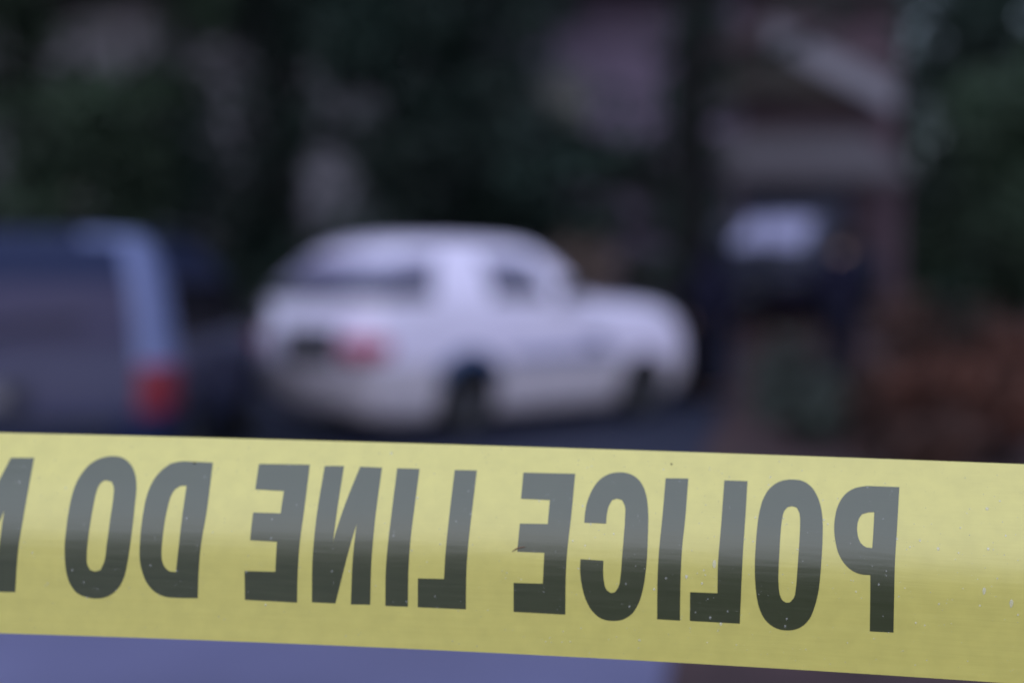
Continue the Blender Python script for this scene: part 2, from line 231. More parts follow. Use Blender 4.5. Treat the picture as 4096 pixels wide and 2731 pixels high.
# ------------------------------------------------------------------ police tape
TQ = [1304.07377, -2.85456, -0.55878, 490.99175, -9.82952, 34.41325, -2.4565, 0.05606, -1.14406]
LET = {"O_do":[[[-148.3,30.51],[-147.01,30.44],[-145.7,30.22],[-144.4,29.76],[-143.03,28.97],[-141.76,27.92],[-140.6,26.73],[-139.6,25.35],[-138.76,23.85],[-138.06,22.32],[-137.49,20.76],[-137.07,19.19],[-136.73,17.64],[-136.47,16.17],[-136.31,14.73],[-136.19,13.3],[-136.09,11.9],[-135.98,10.29],[-135.89,8.71],[-135.84,7.15],[-135.81,5.61],[-135.82,4.07],[-135.86,2.43],[-135.92,0.79],[-136.02,-0.84],[-136.15,-2.47],[-136.32,-4.11],[-136.46,-5.4],[-136.62,-6.7],[-136.8,-7.99],[-137.01,-9.29],[-137.25,-10.59],[-137.48,-11.79],[-137.72,-12.99],[-138.01,-14.18],[-138.41,-15.34],[-138.85,-16.37],[-139.34,-17.38],[-139.92,-18.35],[-140.6,-19.24],[-141.5,-20.18],[-142.5,-21.01],[-143.6,-21.7],[-144.85,-22.25],[-146.17,-22.62],[-147.52,-22.84],[-148.94,-22.91],[-150.37,-22.81],[-151.77,-22.57],[-153.05,-22.26],[-154.29,-21.83],[-155.42,-21.21],[-156.38,-20.38],[-157.18,-19.39],[-157.88,-18.33],[-158.4,-17.37],[-158.81,-16.35],[-159.15,-15.3],[-159.44,-14.24],[-159.69,-13.09],[-159.87,-11.91],[-159.99,-10.72],[-160.1,-9.54],[-160.19,-8.36],[-160.26,-7.19],[-160.3,-6.01],[-160.33,-4.84],[-160.32,-3.66],[-160.28,-2.49],[-160.23,-1.32],[-160.18,-0.15],[-160.14,1.02],[-160.11,2.19],[-160.09,3.37],[-160.08,4.56],[-160.07,5.74],[-160.05,6.94],[-160.03,8.15],[-160.02,9.38],[-160.01,10.61],[-159.98,11.86],[-159.94,13.11],[-159.89,14.41],[-159.83,15.72],[-159.74,17.04],[-159.58,18.34],[-159.35,19.58],[-159.07,20.8],[-158.72,22.0],[-158.3,23.16],[-157.86,24.2],[-157.38,25.21],[-156.82,26.17],[-156.17,27.04],[-155.15,28.04],[-154.0,28.89],[-152.74,29.57],[-151.71,29.98],[-150.61,30.28],[-149.48,30.46]],[[-148.48,20.33],[-146.36,19.71],[-145.18,17.73],[-144.74,15.95],[-144.55,14.17],[-144.38,12.52],[-144.3,10.9],[-144.27,9.31],[-144.29,7.74],[-144.3,6.19],[-144.33,4.29],[-144.39,2.41],[-144.49,0.53],[-144.62,-1.34],[-144.81,-3.21],[-144.93,-4.63],[-145.02,-6.06],[-145.16,-7.49],[-145.41,-8.9],[-145.83,-10.28],[-146.4,-11.48],[-147.02,-12.67],[-148.83,-13.2],[-150.65,-12.79],[-151.76,-11.05],[-152.03,-9.92],[-152.06,-8.72],[-152.05,-7.53],[-152.05,-6.2],[-151.99,-4.88],[-151.9,-3.56],[-151.82,-2.25],[-151.75,-0.96],[-151.68,0.33],[-151.6,1.62],[-151.53,2.91],[-151.46,4.2],[-151.4,5.51],[-151.35,6.83],[-151.31,8.15],[-151.27,9.49],[-151.24,10.84],[-151.24,12.3],[-151.26,13.79],[-151.2,15.27],[-151.08,16.98],[-150.71,18.58],[-149.8,19.95]]],"D":[[[-110.62,28.72],[-110.27,24.47],[-109.91,20.26],[-109.61,16.18],[-109.45,12.25],[-109.46,8.47],[-109.57,6.2],[-109.77,3.97],[-110.01,1.76],[-110.25,-0.45],[-110.46,-2.67],[-110.62,-4.64],[-110.75,-6.63],[-110.86,-8.62],[-110.97,-10.62],[-111.06,-12.62],[-111.13,-14.38],[-111.17,-16.14],[-111.19,-17.9],[-111.22,-19.67],[-111.25,-21.43],[-112.72,-21.47],[-114.19,-21.53],[-115.66,-21.58],[-117.14,-21.6],[-118.61,-21.59],[-119.82,-21.58],[-121.03,-21.58],[-122.24,-21.5],[-123.41,-21.29],[-124.68,-20.89],[-125.9,-20.34],[-127.04,-19.66],[-128.06,-18.82],[-128.97,-17.86],[-129.77,-16.81],[-130.36,-15.86],[-130.84,-14.85],[-131.26,-13.81],[-131.62,-12.75],[-131.96,-11.61],[-132.23,-10.44],[-132.44,-9.27],[-132.59,-8.08],[-132.68,-6.72],[-132.7,-5.36],[-132.71,-3.99],[-132.71,-2.83],[-132.7,-1.66],[-132.69,-0.5],[-132.67,0.67],[-132.65,1.83],[-132.63,3.0],[-132.61,4.18],[-132.58,5.36],[-132.56,6.54],[-132.53,7.73],[-132.5,8.95],[-132.49,10.17],[-132.46,11.41],[-132.41,12.65],[-132.32,13.89],[-132.22,15.03],[-132.09,16.18],[-131.93,17.32],[-131.71,18.45],[-131.38,19.85],[-130.97,21.22],[-130.45,22.53],[-129.79,23.79],[-129.02,24.96],[-128.14,26.03],[-127.34,26.84],[-126.48,27.57],[-125.52,28.16],[-124.11,28.65],[-122.61,28.93],[-121.41,29.04],[-120.18,29.03],[-118.94,28.97],[-117.7,28.93],[-116.29,28.9],[-114.87,28.86],[-113.45,28.82],[-112.04,28.77]],[[-118.44,18.99],[-118.28,16.22],[-118.17,13.53],[-118.12,10.9],[-118.11,8.33],[-118.13,5.81],[-118.16,4.04],[-118.21,2.29],[-118.27,0.55],[-118.35,-1.2],[-118.46,-2.94],[-118.61,-4.83],[-118.77,-6.73],[-118.94,-8.63],[-119.13,-10.53],[-119.32,-12.44],[-121.42,-12.28],[-122.41,-11.75],[-123.23,-10.99],[-123.85,-10.04],[-124.28,-8.98],[-124.54,-7.84],[-124.62,-6.66],[-124.66,-5.48],[-124.68,-4.17],[-124.63,-2.85],[-124.56,-1.55],[-124.49,-0.24],[-124.44,1.05],[-124.38,2.33],[-124.33,3.62],[-124.26,4.91],[-124.19,6.2],[-124.11,7.4],[-124.04,8.61],[-123.95,9.82],[-123.84,11.03],[-123.74,12.29],[-123.63,13.56],[-123.4,14.8],[-123.0,16.18],[-122.38,17.42],[-120.82,18.78],[-119.67,18.98]]],"E_line":[[[-93.58,28.75],[-74.88,29.02],[-74.72,25.26],[-74.56,21.53],[-74.42,17.88],[-74.34,14.33],[-74.33,10.9],[-74.39,8.39],[-74.51,5.92],[-74.66,3.48],[-74.82,1.05],[-74.95,-1.38],[-75.03,-3.11],[-75.1,-4.84],[-75.16,-6.58],[-75.22,-8.32],[-75.28,-10.08],[-75.33,-12.38],[-75.36,-14.68],[-75.36,-16.98],[-75.37,-19.28],[-75.38,-21.59],[-94.15,-21.36],[-94.41,-11.12],[-83.34,-10.98],[-83.08,-0.42],[-92.75,-0.2],[-92.58,9.64],[-82.66,9.69],[-82.58,18.1],[-93.1,18.38]]],"N_line":[[[-69.41,28.66],[-62.37,28.91],[-62.37,25.67],[-62.38,22.46],[-62.4,19.29],[-62.43,16.19],[-62.49,13.18],[-62.56,10.51],[-62.64,7.89],[-62.76,5.32],[-62.92,2.77],[-63.11,0.23],[-56.5,28.85],[-48.55,28.73],[-48.53,24.2],[-48.54,19.73],[-48.58,15.39],[-48.64,11.21],[-48.72,7.15],[-48.79,4.37],[-48.88,1.61],[-48.97,-1.14],[-49.07,-3.9],[-49.16,-6.67],[-49.22,-9.57],[-49.25,-12.48],[-49.25,-15.39],[-49.25,-18.3],[-49.26,-21.21],[-56.16,-21.4],[-56.09,-18.04],[-56.04,-14.68],[-55.99,-11.32],[-55.89,-7.97],[-55.75,-4.64],[-55.62,-2.33],[-55.48,-0.03],[-55.34,2.26],[-55.22,4.57],[-55.14,6.89],[-61.67,-21.29],[-70.08,-21.25],[-70.1,-18.03],[-70.14,-14.82],[-70.17,-11.61],[-70.16,-8.41],[-70.1,-5.22],[-70.02,-2.91],[-69.94,-0.6],[-69.86,1.7],[-69.78,4.01],[-69.72,6.33],[-69.61,10.52],[-69.5,14.83],[-69.43,19.32],[-69.4,23.95]]],"N_not":[[[-186.98,28.99],[-178.11,29.16],[-177.57,24.35],[-177.08,19.62],[-176.7,15.06],[-176.5,10.71],[-176.48,6.52],[-176.57,3.99],[-176.75,1.49],[-176.97,-1.0],[-177.23,-3.5],[-177.48,-6.01],[-177.74,-9.09],[-177.95,-12.19],[-178.12,-15.3],[-178.27,-18.4],[-178.44,-21.51],[-185.75,-21.62],[-185.56,-18.69],[-185.39,-15.75],[-185.2,-12.83],[-184.99,-9.9],[-184.76,-6.98],[-184.51,-4.07],[-184.29,-1.17],[-184.12,1.73],[-184.05,4.65],[-184.1,7.61],[-191.78,-21.63],[-200.11,-21.55],[-199.97,-17.6],[-199.85,-13.66],[-199.72,-9.72],[-199.59,-5.8],[-199.5,-1.9],[-199.47,3.8],[-199.69,9.62],[-200.28,15.75],[-201.25,22.3],[-202.43,29.1],[-194.86,29.03],[-192.12,-0.16]]],"I_line":[[[-43.07,28.67],[-35.01,28.78],[-35.03,25.94],[-35.04,23.12],[-35.06,20.32],[-35.09,17.58],[-35.14,14.89],[-35.2,12.45],[-35.3,10.06],[-35.41,7.7],[-35.52,5.38],[-35.62,3.07],[-35.7,1.13],[-35.77,-0.81],[-35.84,-2.76],[-35.9,-4.71],[-35.96,-6.67],[-36.0,-9.59],[-36.0,-12.51],[-35.97,-15.44],[-35.93,-18.37],[-35.91,-21.3],[-43.88,-21.37],[-43.92,-18.85],[-43.97,-16.33],[-44.01,-13.8],[-44.02,-11.28],[-43.98,-8.76],[-43.93,-7.25],[-43.86,-5.75],[-43.79,-4.25],[-43.72,-2.76],[-43.64,-1.27],[-43.53,0.91],[-43.41,3.1],[-43.29,5.29],[-43.18,7.49],[-43.11,9.73],[-43.03,13.31],[-43.0,17.01],[-43.01,20.83],[-43.03,24.73]]],"L_line":[[[-22.38,28.82],[-14.45,28.94],[-14.5,26.0],[-14.55,23.07],[-14.61,20.17],[-14.67,17.33],[-14.74,14.54],[-14.83,11.89],[-14.94,9.28],[-15.07,6.72],[-15.2,4.19],[-15.31,1.67],[-15.37,0.19],[-15.43,-1.29],[-15.49,-2.77],[-15.54,-4.26],[-15.59,-5.75],[-15.63,-8.83],[-15.62,-11.93],[-15.57,-15.04],[-15.51,-18.14],[-15.47,-21.25],[-32.42,-21.31],[-32.6,-11.15],[-23.4,-10.9],[-23.35,-9.24],[-23.32,-7.59],[-23.28,-5.94],[-23.24,-4.3],[-23.19,-2.67],[-23.08,-0.03],[-22.96,2.59],[-22.84,5.23],[-22.73,7.89],[-22.64,10.59],[-22.56,14.06],[-22.5,17.62],[-22.45,21.3],[-22.41,25.04]]],"E_police":[[[2.12,28.79],[20.39,29.15],[20.3,25.73],[20.22,22.34],[20.13,19.0],[20.02,15.73],[19.89,12.54],[19.75,10.18],[19.59,7.86],[19.42,5.57],[19.26,3.29],[19.14,1.02],[19.08,-0.33],[19.04,-1.69],[19.0,-3.05],[18.97,-4.42],[18.94,-5.79],[18.93,-8.88],[18.98,-11.98],[19.06,-15.09],[19.15,-18.21],[19.22,-21.32],[1.22,-21.28],[0.93,-11.12],[11.09,-10.9],[11.23,-0.21],[1.87,-0.26],[2.22,9.53],[11.93,9.81],[12.15,18.56],[2.01,18.58]]],"C":[[[24.53,10.88],[24.55,12.1],[24.57,13.33],[24.63,14.56],[24.77,16.0],[24.98,17.44],[25.27,18.88],[25.56,20.02],[25.9,21.15],[26.29,22.27],[26.75,23.36],[27.25,24.41],[27.81,25.45],[28.43,26.42],[29.14,27.3],[30.16,28.26],[31.28,29.07],[32.48,29.71],[33.6,30.09],[34.74,30.33],[35.91,30.45],[37.08,30.45],[38.24,30.33],[39.37,30.03],[40.42,29.58],[41.41,28.99],[42.31,28.25],[43.13,27.34],[43.82,26.29],[44.42,25.18],[44.95,23.88],[45.36,22.52],[45.7,21.15],[45.96,19.78],[46.14,18.4],[46.28,17.02],[46.39,15.66],[46.49,14.23],[46.54,12.81],[46.56,11.41],[46.57,10.01],[46.58,8.64],[46.6,7.15],[46.61,5.68],[46.61,4.21],[46.6,2.75],[46.58,1.29],[46.55,0.16],[46.52,-0.97],[46.47,-2.1],[46.42,-3.23],[46.34,-4.36],[46.25,-5.5],[46.15,-6.65],[46.04,-7.8],[45.89,-8.95],[45.72,-10.1],[45.53,-11.16],[45.34,-12.22],[45.12,-13.27],[44.85,-14.31],[44.5,-15.33],[44.04,-16.52],[43.52,-17.68],[42.9,-18.79],[42.13,-19.78],[41.22,-20.64],[40.21,-21.38],[39.1,-21.96],[38.01,-22.32],[36.88,-22.52],[35.73,-22.61],[34.38,-22.61],[33.03,-22.46],[31.75,-22.08],[30.57,-21.45],[29.51,-20.61],[28.54,-19.66],[27.82,-18.78],[27.2,-17.81],[26.65,-16.8],[26.14,-15.76],[25.73,-14.78],[25.37,-13.77],[25.07,-12.74],[24.8,-11.7],[24.56,-10.66],[24.3,-9.39],[24.08,-8.11],[23.92,-6.83],[23.81,-5.54],[23.77,-4.27],[23.78,-3.01],[23.79,-1.74],[31.71,-1.85],[31.7,-2.94],[31.7,-4.04],[31.72,-5.13],[31.79,-6.46],[31.92,-7.8],[32.15,-9.11],[32.46,-10.61],[33.09,-11.93],[34.54,-12.89],[35.94,-12.64],[36.57,-11.77],[37.12,-10.85],[37.48,-9.64],[37.62,-8.37],[37.72,-7.1],[37.85,-5.73],[37.92,-4.36],[37.95,-3.0],[37.98,-1.64],[38.03,-0.28],[38.09,1.07],[38.15,2.42],[38.22,3.78],[38.27,5.14],[38.32,6.5],[38.38,7.87],[38.43,9.25],[38.48,10.64],[38.51,12.04],[38.49,13.46],[38.52,14.87],[38.51,16.29],[38.27,17.67],[37.78,18.74],[37.21,19.78],[35.48,20.26],[33.8,19.61],[33.25,18.51],[32.76,17.4],[32.47,16.29],[32.29,15.16],[32.17,14.04],[32.1,12.46],[32.08,10.91]]],"I_police":[[[52.01,28.92],[59.87,29.19],[59.73,26.2],[59.6,23.22],[59.47,20.27],[59.33,17.37],[59.17,14.54],[59.01,12.29],[58.83,10.08],[58.65,7.9],[58.49,5.74],[58.38,3.59],[58.32,1.91],[58.28,0.23],[58.26,-1.46],[58.25,-3.15],[58.24,-4.84],[58.27,-8.09],[58.34,-11.36],[58.43,-14.63],[58.53,-17.91],[58.62,-21.19],[50.81,-21.18],[50.72,-17.99],[50.61,-14.8],[50.51,-11.62],[50.44,-8.44],[50.42,-5.27],[50.43,-3.69],[50.45,-2.11],[50.48,-0.53],[50.52,1.04],[50.57,2.62],[50.68,4.88],[50.82,7.15],[50.99,9.44],[51.15,11.76],[51.3,14.12],[51.45,16.98],[51.59,19.91],[51.73,22.89],[51.87,25.9]]],"L_police":[[[72.3,29.13],[80.26,29.23],[80.13,26.47],[79.99,23.72],[79.86,20.99],[79.73,18.29],[79.59,15.65],[79.46,13.28],[79.34,10.96],[79.21,8.67],[79.11,6.4],[79.03,4.16],[79.0,2.81],[78.97,1.47],[78.95,0.13],[78.94,-1.21],[78.93,-2.56],[78.91,-6.22],[78.92,-9.91],[78.93,-13.63],[78.95,-17.35],[78.97,-21.07],[61.99,-21.11],[61.68,-11.09],[70.94,-10.95],[70.88,-8.79],[70.82,-6.63],[70.76,-4.48],[70.72,-2.34],[70.73,-0.22],[70.79,1.8],[70.89,3.82],[71.01,5.85],[71.14,7.88],[71.26,9.94],[71.46,13.6],[71.66,17.36],[71.87,21.23],[72.08,25.16]]],"O_police":[[[95.97,30.7],[97.11,30.69],[98.24,30.57],[99.32,30.26],[100.33,29.74],[101.26,29.05],[102.09,28.24],[102.84,27.23],[103.45,26.11],[103.98,24.94],[104.49,23.57],[104.88,22.16],[105.19,20.72],[105.38,19.53],[105.51,18.34],[105.61,17.14],[105.68,15.96],[105.72,14.79],[105.73,13.62],[105.71,12.46],[105.68,11.32],[105.66,10.17],[105.63,8.81],[105.58,7.46],[105.53,6.12],[105.48,4.78],[105.43,3.44],[105.39,2.33],[105.36,1.21],[105.32,0.1],[105.28,-1.01],[105.23,-2.13],[105.17,-3.37],[105.11,-4.61],[105.03,-5.85],[104.94,-7.1],[104.8,-8.34],[104.62,-9.65],[104.42,-10.95],[104.17,-12.24],[103.85,-13.53],[103.53,-14.73],[103.18,-15.94],[102.74,-17.11],[102.17,-18.2],[101.56,-19.07],[100.89,-19.89],[100.13,-20.62],[99.28,-21.24],[98.08,-21.82],[96.79,-22.19],[95.47,-22.39],[94.16,-22.44],[92.85,-22.32],[91.57,-22.01],[90.34,-21.49],[89.19,-20.79],[88.14,-19.93],[87.42,-19.14],[86.8,-18.27],[86.25,-17.33],[85.76,-16.36],[85.34,-15.4],[85.0,-14.4],[84.72,-13.38],[84.47,-12.34],[84.24,-11.31],[84.0,-10.08],[83.81,-8.84],[83.65,-7.59],[83.52,-6.35],[83.41,-5.11],[83.32,-3.99],[83.25,-2.87],[83.2,-1.75],[83.16,-0.63],[83.14,0.48],[83.13,1.71],[83.15,2.94],[83.19,4.17],[83.24,5.4],[83.29,6.64],[83.34,7.77],[83.39,8.9],[83.46,10.05],[83.53,11.2],[83.63,12.35],[83.75,13.53],[83.87,14.72],[84.02,15.91],[84.2,17.11],[84.43,18.32],[84.7,19.57],[85.01,20.83],[85.37,22.08],[85.83,23.3],[86.39,24.53],[87.04,25.72],[87.8,26.82],[88.73,27.85],[89.78,28.75],[90.9,29.49],[92.11,30.05],[93.38,30.41],[94.67,30.62]],[[95.41,20.64],[96.97,20.24],[97.47,19.23],[97.89,18.18],[98.09,16.57],[98.1,14.93],[98.1,13.61],[98.06,12.31],[98.01,11.01],[97.95,9.73],[97.89,8.37],[97.83,7.01],[97.76,5.67],[97.69,4.32],[97.63,2.98],[97.59,1.87],[97.55,0.76],[97.52,-0.36],[97.48,-1.48],[97.44,-2.6],[97.41,-3.86],[97.38,-5.13],[97.33,-6.4],[97.23,-7.68],[97.15,-8.85],[97.03,-10.03],[96.68,-11.12],[95.54,-12.62],[94.33,-12.86],[93.03,-12.2],[92.41,-11.31],[92.0,-10.27],[91.69,-9.17],[91.52,-8.04],[91.4,-6.9],[91.28,-5.63],[91.22,-4.37],[91.2,-3.11],[91.18,-1.85],[91.18,-0.73],[91.19,0.39],[91.21,1.5],[91.24,2.62],[91.27,3.73],[91.31,5.07],[91.34,6.42],[91.38,7.77],[91.44,9.13],[91.53,10.5],[91.62,11.8],[91.72,13.11],[91.85,14.43],[92.06,15.76],[92.3,17.31],[92.79,18.79],[93.91,20.19]]],"P":[[[131.84,29.89],[131.55,26.63],[131.26,23.4],[130.97,20.19],[130.7,17.04],[130.45,13.95],[130.28,11.77],[130.12,9.61],[129.98,7.48],[129.87,5.36],[129.8,3.25],[129.78,1.37],[129.8,-0.51],[129.83,-2.39],[129.89,-4.28],[129.95,-6.19],[130.05,-9.1],[130.17,-12.03],[130.29,-14.97],[130.41,-17.91],[130.53,-20.85],[122.66,-20.97],[121.79,-1.67],[120.73,-1.68],[119.67,-1.69],[118.62,-1.59],[117.2,-1.23],[115.85,-0.65],[114.82,0.0],[113.89,0.79],[113.04,1.68],[112.27,2.67],[111.61,3.75],[111.05,4.88],[110.64,5.94],[110.34,7.03],[110.1,8.16],[109.89,9.29],[109.7,10.59],[109.57,11.92],[109.51,13.26],[109.53,14.43],[109.62,15.61],[109.75,16.8],[109.95,17.99],[110.25,19.44],[110.63,20.88],[111.15,22.29],[111.72,23.52],[112.38,24.69],[113.17,25.78],[114.03,26.71],[114.98,27.53],[116.01,28.22],[117.09,28.74],[118.22,29.11],[119.37,29.4],[120.59,29.62],[121.81,29.72],[123.03,29.74],[124.26,29.74],[125.48,29.76],[126.75,29.8],[128.02,29.83],[129.3,29.85],[130.57,29.87]],[[123.06,20.09],[122.22,7.45],[120.31,7.56],[119.25,8.11],[118.39,8.95],[117.77,10.12],[117.41,11.44],[117.21,12.85],[117.21,14.3],[117.38,15.81],[117.82,17.27],[118.34,18.28],[119.07,19.13],[121.01,19.85]]],"drops":[[160.7,23.7],[151.5,16.3],[150.7,7.6],[144.0,8.6],[149.6,5.3],[157.1,-0.8],[160.4,9.6],[168.5,-8.1],[159.4,-4.5],[166.3,14.5],[165.1,26.8],[69.5,-0.8],[60.2,-5.8],[79.5,8.1],[105.6,3.2],[106.1,16.3],[107.4,14.9],[92.5,16.0],[93.1,13.8],[110.9,24.3],[105.9,23.5],[83.0,15.8],[82.3,7.4],[88.1,31.2],[87.5,28.2],[130.4,11.1],[117.3,-7.6],[121.6,23.8],[121.0,29.1],[127.0,0.0],[124.7,-4.6],[144.9,-10.0],[163.5,-0.1],[170.9,-11.9],[72.6,-21.5],[68.9,-19.6],[63.8,-18.0],[74.7,-17.0],[65.6,-7.8],[66.6,-4.9],[66.0,-3.3],[97.3,5.5],[96.0,-5.8],[158.3,-9.6],[131.5,-8.3],[137.7,-17.0],[140.7,-17.6],[94.3,-21.0],[94.7,-18.4],[134.7,8.6],[138.0,11.0],[-3.2,-7.2],[11.5,-13.8],[-26.4,-17.2],[-1.5,-7.7],[60.2,-5.8],[39.7,-9.4],[53.3,-6.7],[8.4,18.1],[13.5,18.6],[23.7,16.9],[26.8,10.5],[26.8,-1.4],[51.2,32.3],[26.3,26.2],[26.0,32.3],[21.1,32.7],[12.7,-31.2],[21.2,-30.7],[45.0,-28.8],[44.8,-31.6],[-25.2,1.1],[-25.7,6.4],[-41.7,3.4],[-35.1,-1.5],[-41.2,-20.0],[-36.4,-19.5],[-25.6,-21.0],[-34.5,17.4],[-36.4,30.4],[-50.2,34.4],[-45.9,34.6],[-16.7,20.7],[-20.1,9.4],[-15.1,12.1],[20.9,4.4],[23.2,-5.0],[49.4,-10.8],[41.2,-17.2],[25.2,3.0],[34.9,7.5],[58.5,3.5],[-147.9,-19.5],[-128.6,-10.3],[-153.0,-17.3],[-157.3,-12.9],[-106.4,2.1],[-111.8,-2.7],[-93.2,-5.7],[-86.7,-22.8],[-151.8,-22.6],[-119.0,-12.0],[-116.4,6.7],[-162.9,16.9],[-56.9,-9.6],[-63.1,-9.9],[-93.7,-11.4],[-181.0,25.4],[-180.8,18.8],[-77.3,12.9],[-153.8,3.5],[-85.5,7.5],[-85.2,0.8],[-172.3,-7.2],[-166.4,-18.0],[-126.7,28.1],[-112.5,22.7]]}
DEL = 18.0
WT, WB = 39.0, -36.0
def wid(u):
    u = max(-240, min(240, u)); return -36.1 + .0025 * u, 39.14 + .00383 * u + 4e-5 * u * u
def tape(u, vs):
    """points on the tape (metres) for along-tape u (mm) and a sorted list of across-tape vs (mm)"""
    U = u / 100.0; Uc = max(-2.6, min(2.6, U))
    B = np.array([u, TQ[3] + TQ[4] * U, TQ[0] + TQ[1] * U + TQ[2] * U * U])
    T = np.array([100., TQ[4], TQ[1] + 2 * TQ[2] * U]); T /= np.linalg.norm(T)
    e = np.array([0, 0, 1.]) - T * T[2]; e /= np.linalg.norm(e)
    b = np.cross(e, T)
    if b[1] < 0: b = -b
    at = TQ[5] + TQ[6] * Uc; ab = TQ[7] + TQ[8] * Uc
    out = []
    for v in vs:
        n = 24; k = np.linspace(0, v, n + 1); km = (k[1:] + k[:-1]) / 2
        t = np.clip((km - 6 + DEL) / (2 * DEL), 0, 1); t = t * t * (3 - 2 * t)
        a = np.radians(ab + (at - ab) * t)
        # faint lengthwise ripples in the stretched film
        out.append((B + e * np.sum(np.cos(a)) * v / n + b * np.sum(np.sin(a)) * v / n) / 1000)
    return out
def tape_pn(u, v):
    p, pv = tape(u, [v, v + .2]); pu = tape(u + .2, [v])[0]
    n = np.cross(pu - p, pv - p); n /= np.linalg.norm(n)
    if n[1] > 0: n = -n
    return Vector(p), Vector(n), Vector((pv - p)).normalized()

def film(name, col, rough, ior, trl):
    m = bpy.data.materials.new(name); m.use_nodes = True
    n = m.node_tree.nodes; l = m.node_tree.links; b = n['Principled BSDF']; out = n['Material Output']
    uv = n.new('ShaderNodeUVMap'); mp = n.new('ShaderNodeMapping'); mp.inputs['Scale'].default_value = (0.6, 8, 1)
    l.new(uv.outputs[0], mp.inputs['Vector'])
    nz = n.new('ShaderNodeTexNoise'); nz.inputs['Scale'].default_value = 3.0; nz.inputs['Detail'].default_value = 3
    l.new(mp.outputs[0], nz.inputs['Vector'])
    bp = n.new('ShaderNodeBump'); bp.inputs['Strength'].default_value = 0.04; bp.inputs['Distance'].default_value = 0.004
    l.new(nz.outputs['Fac'], bp.inputs['Height']); l.new(bp.outputs[0], b.inputs['Normal'])
    n2 = n.new('ShaderNodeTexNoise'); n2.inputs['Scale'].default_value = 14; n2.inputs['Detail'].default_value = 4
    l.new(uv.outputs[0], n2.inputs['Vector'])
    rp = n.new('ShaderNodeValToRGB'); rp.color_ramp.elements[0].position = .3; rp.color_ramp.elements[1].position = .7
    rp.color_ramp.elements[0].color = (*[c * .955 for c in col], 1); rp.color_ramp.elements[1].color = (*[min(1, c * 1.045) for c in col], 1)
    l.new(n2.outputs['Fac'], rp.inputs[0]); l.new(rp.outputs[0], b.inputs['Base Color'])
    b.inputs['Roughness'].default_value = rough; b.inputs['IOR'].default_value = ior
    tr = n.new('ShaderNodeBsdfTranslucent'); l.new(rp.outputs[0], tr.inputs['Color'])
    mx = n.new('ShaderNodeMixShader'); mx.inputs[0].default_value = trl
    l.new(b.outputs[0], mx.inputs[1]); l.new(tr.outputs[0], mx.inputs[2]); l.new(mx.outputs[0], out.inputs['Surface'])
    return m
M['film'] = film('yellow_film', (0.655, 0.580, 0.150), 0.34, 1.78, 0.16)
M['ink'] = film('black_print', (0.033, 0.042, 0.013), 0.34, 1.80, 0.02)

us = [-900 + 20 * i for i in range(34)] + [-225 + 6 * i for i in range(76)] + [240 + 20 * i for i in range(34)]
vs = list(np.linspace(WB, WT, 45))
pts = []; uvs = []
for u in us:
    a_, b_ = wid(u); vs = list(np.linspace(a_, b_, 45))
    pts += [tuple(p) for p in tape(u, vs)]; uvs += [(u / 100, v / 100) for v in vs]
nv = len(vs)
fc = [[i * nv + j, (i + 1) * nv + j, (i + 1) * nv + j + 1, i * nv + j + 1] for i in range(len(us) - 1) for j in range(nv - 1)]
TAPE = mesh('police_tape', pts, fc, M['film'], smooth=True)
def setuv(me, uvl):
    L = me.uv_layers.new(name='UVMap')
    for lp in me.loops: L.data[lp.index].uv = uvl[lp.vertex_index]
setuv(TAPE.data, uvs)
tag(TAPE, 'wet yellow plastic tape with mirrored black POLICE LINE lettering stretched across the front', 'tape')

def letters(polys, name, du=0):
    bm = bmesh.new()
    co = [Vector((x + du, y, 0)) for pl in polys for (x, y) in pl]
    vv = [bm.verts.new(c) for c in co]
    for t in tessellate_polygon([[Vector((x + du, y, 0)) for (x, y) in pl] for pl in polys]):
        try: bm.faces.new([vv[i] for i in t])
        except ValueError: pass
    for v in range(-22, 33, 2):
        bmesh.ops.bisect_plane(bm, geom=bm.verts[:] + bm.edges[:] + bm.faces[:], plane_co=(0, v, 0), plane_no=(0, 1, 0))
    u0 = min(c.x for c in co); u1 = max(c.x for c in co); u = u0 + 4
    while u < u1:
        bmesh.ops.bisect_plane(bm, geom=bm.verts[:] + bm.edges[:] + bm.faces[:], plane_co=(u, 0, 0), plane_no=(1, 0, 0)); u += 4
    uvl = []; nrm = []
    for b in bm.verts:
        u, v = b.co.x, b.co.y; p, n, _ = tape_pn(u, v); nrm.append(tuple(n))
        uvl.append((u / 100, v / 100)); b.co = p + n * 0.00009
    bm.normal_update()
    for fa in bm.faces:
        if fa.normal.y > 0: fa.normal_flip()
    me = bpy.data.meshes.new(name); bm.to_mesh(me); bm.free()
    o = link(name, me, M['ink'], TAPE, smooth=True); setuv(me, uvl); me.normals_split_custom_set_from_vertices(nrm); return o
for k in ('P', 'O_police', 'L_police', 'I_police', 'C', 'E_police', 'L_line', 'I_line', 'N_line', 'E_line', 'D', 'O_do', 'N_not'):
    o = letters(LET[k], 'printed_letter'); o['label'] = 'mirrored black letter ' + k[0]
letters(LET['O_do'], 'printed_letter', -72.5)['label'] = 'mirrored black letter O'
letters([[(-244, 29.5), (-262, 29.5), (-262, 20.5), (-257.5, 20.5), (-257.5, -20.5), (-248.5, -20.5), (-248.5, 20.5), (-244, 20.5)][::-1]], 'printed_letter')['label'] = 'mirrored black letter T'

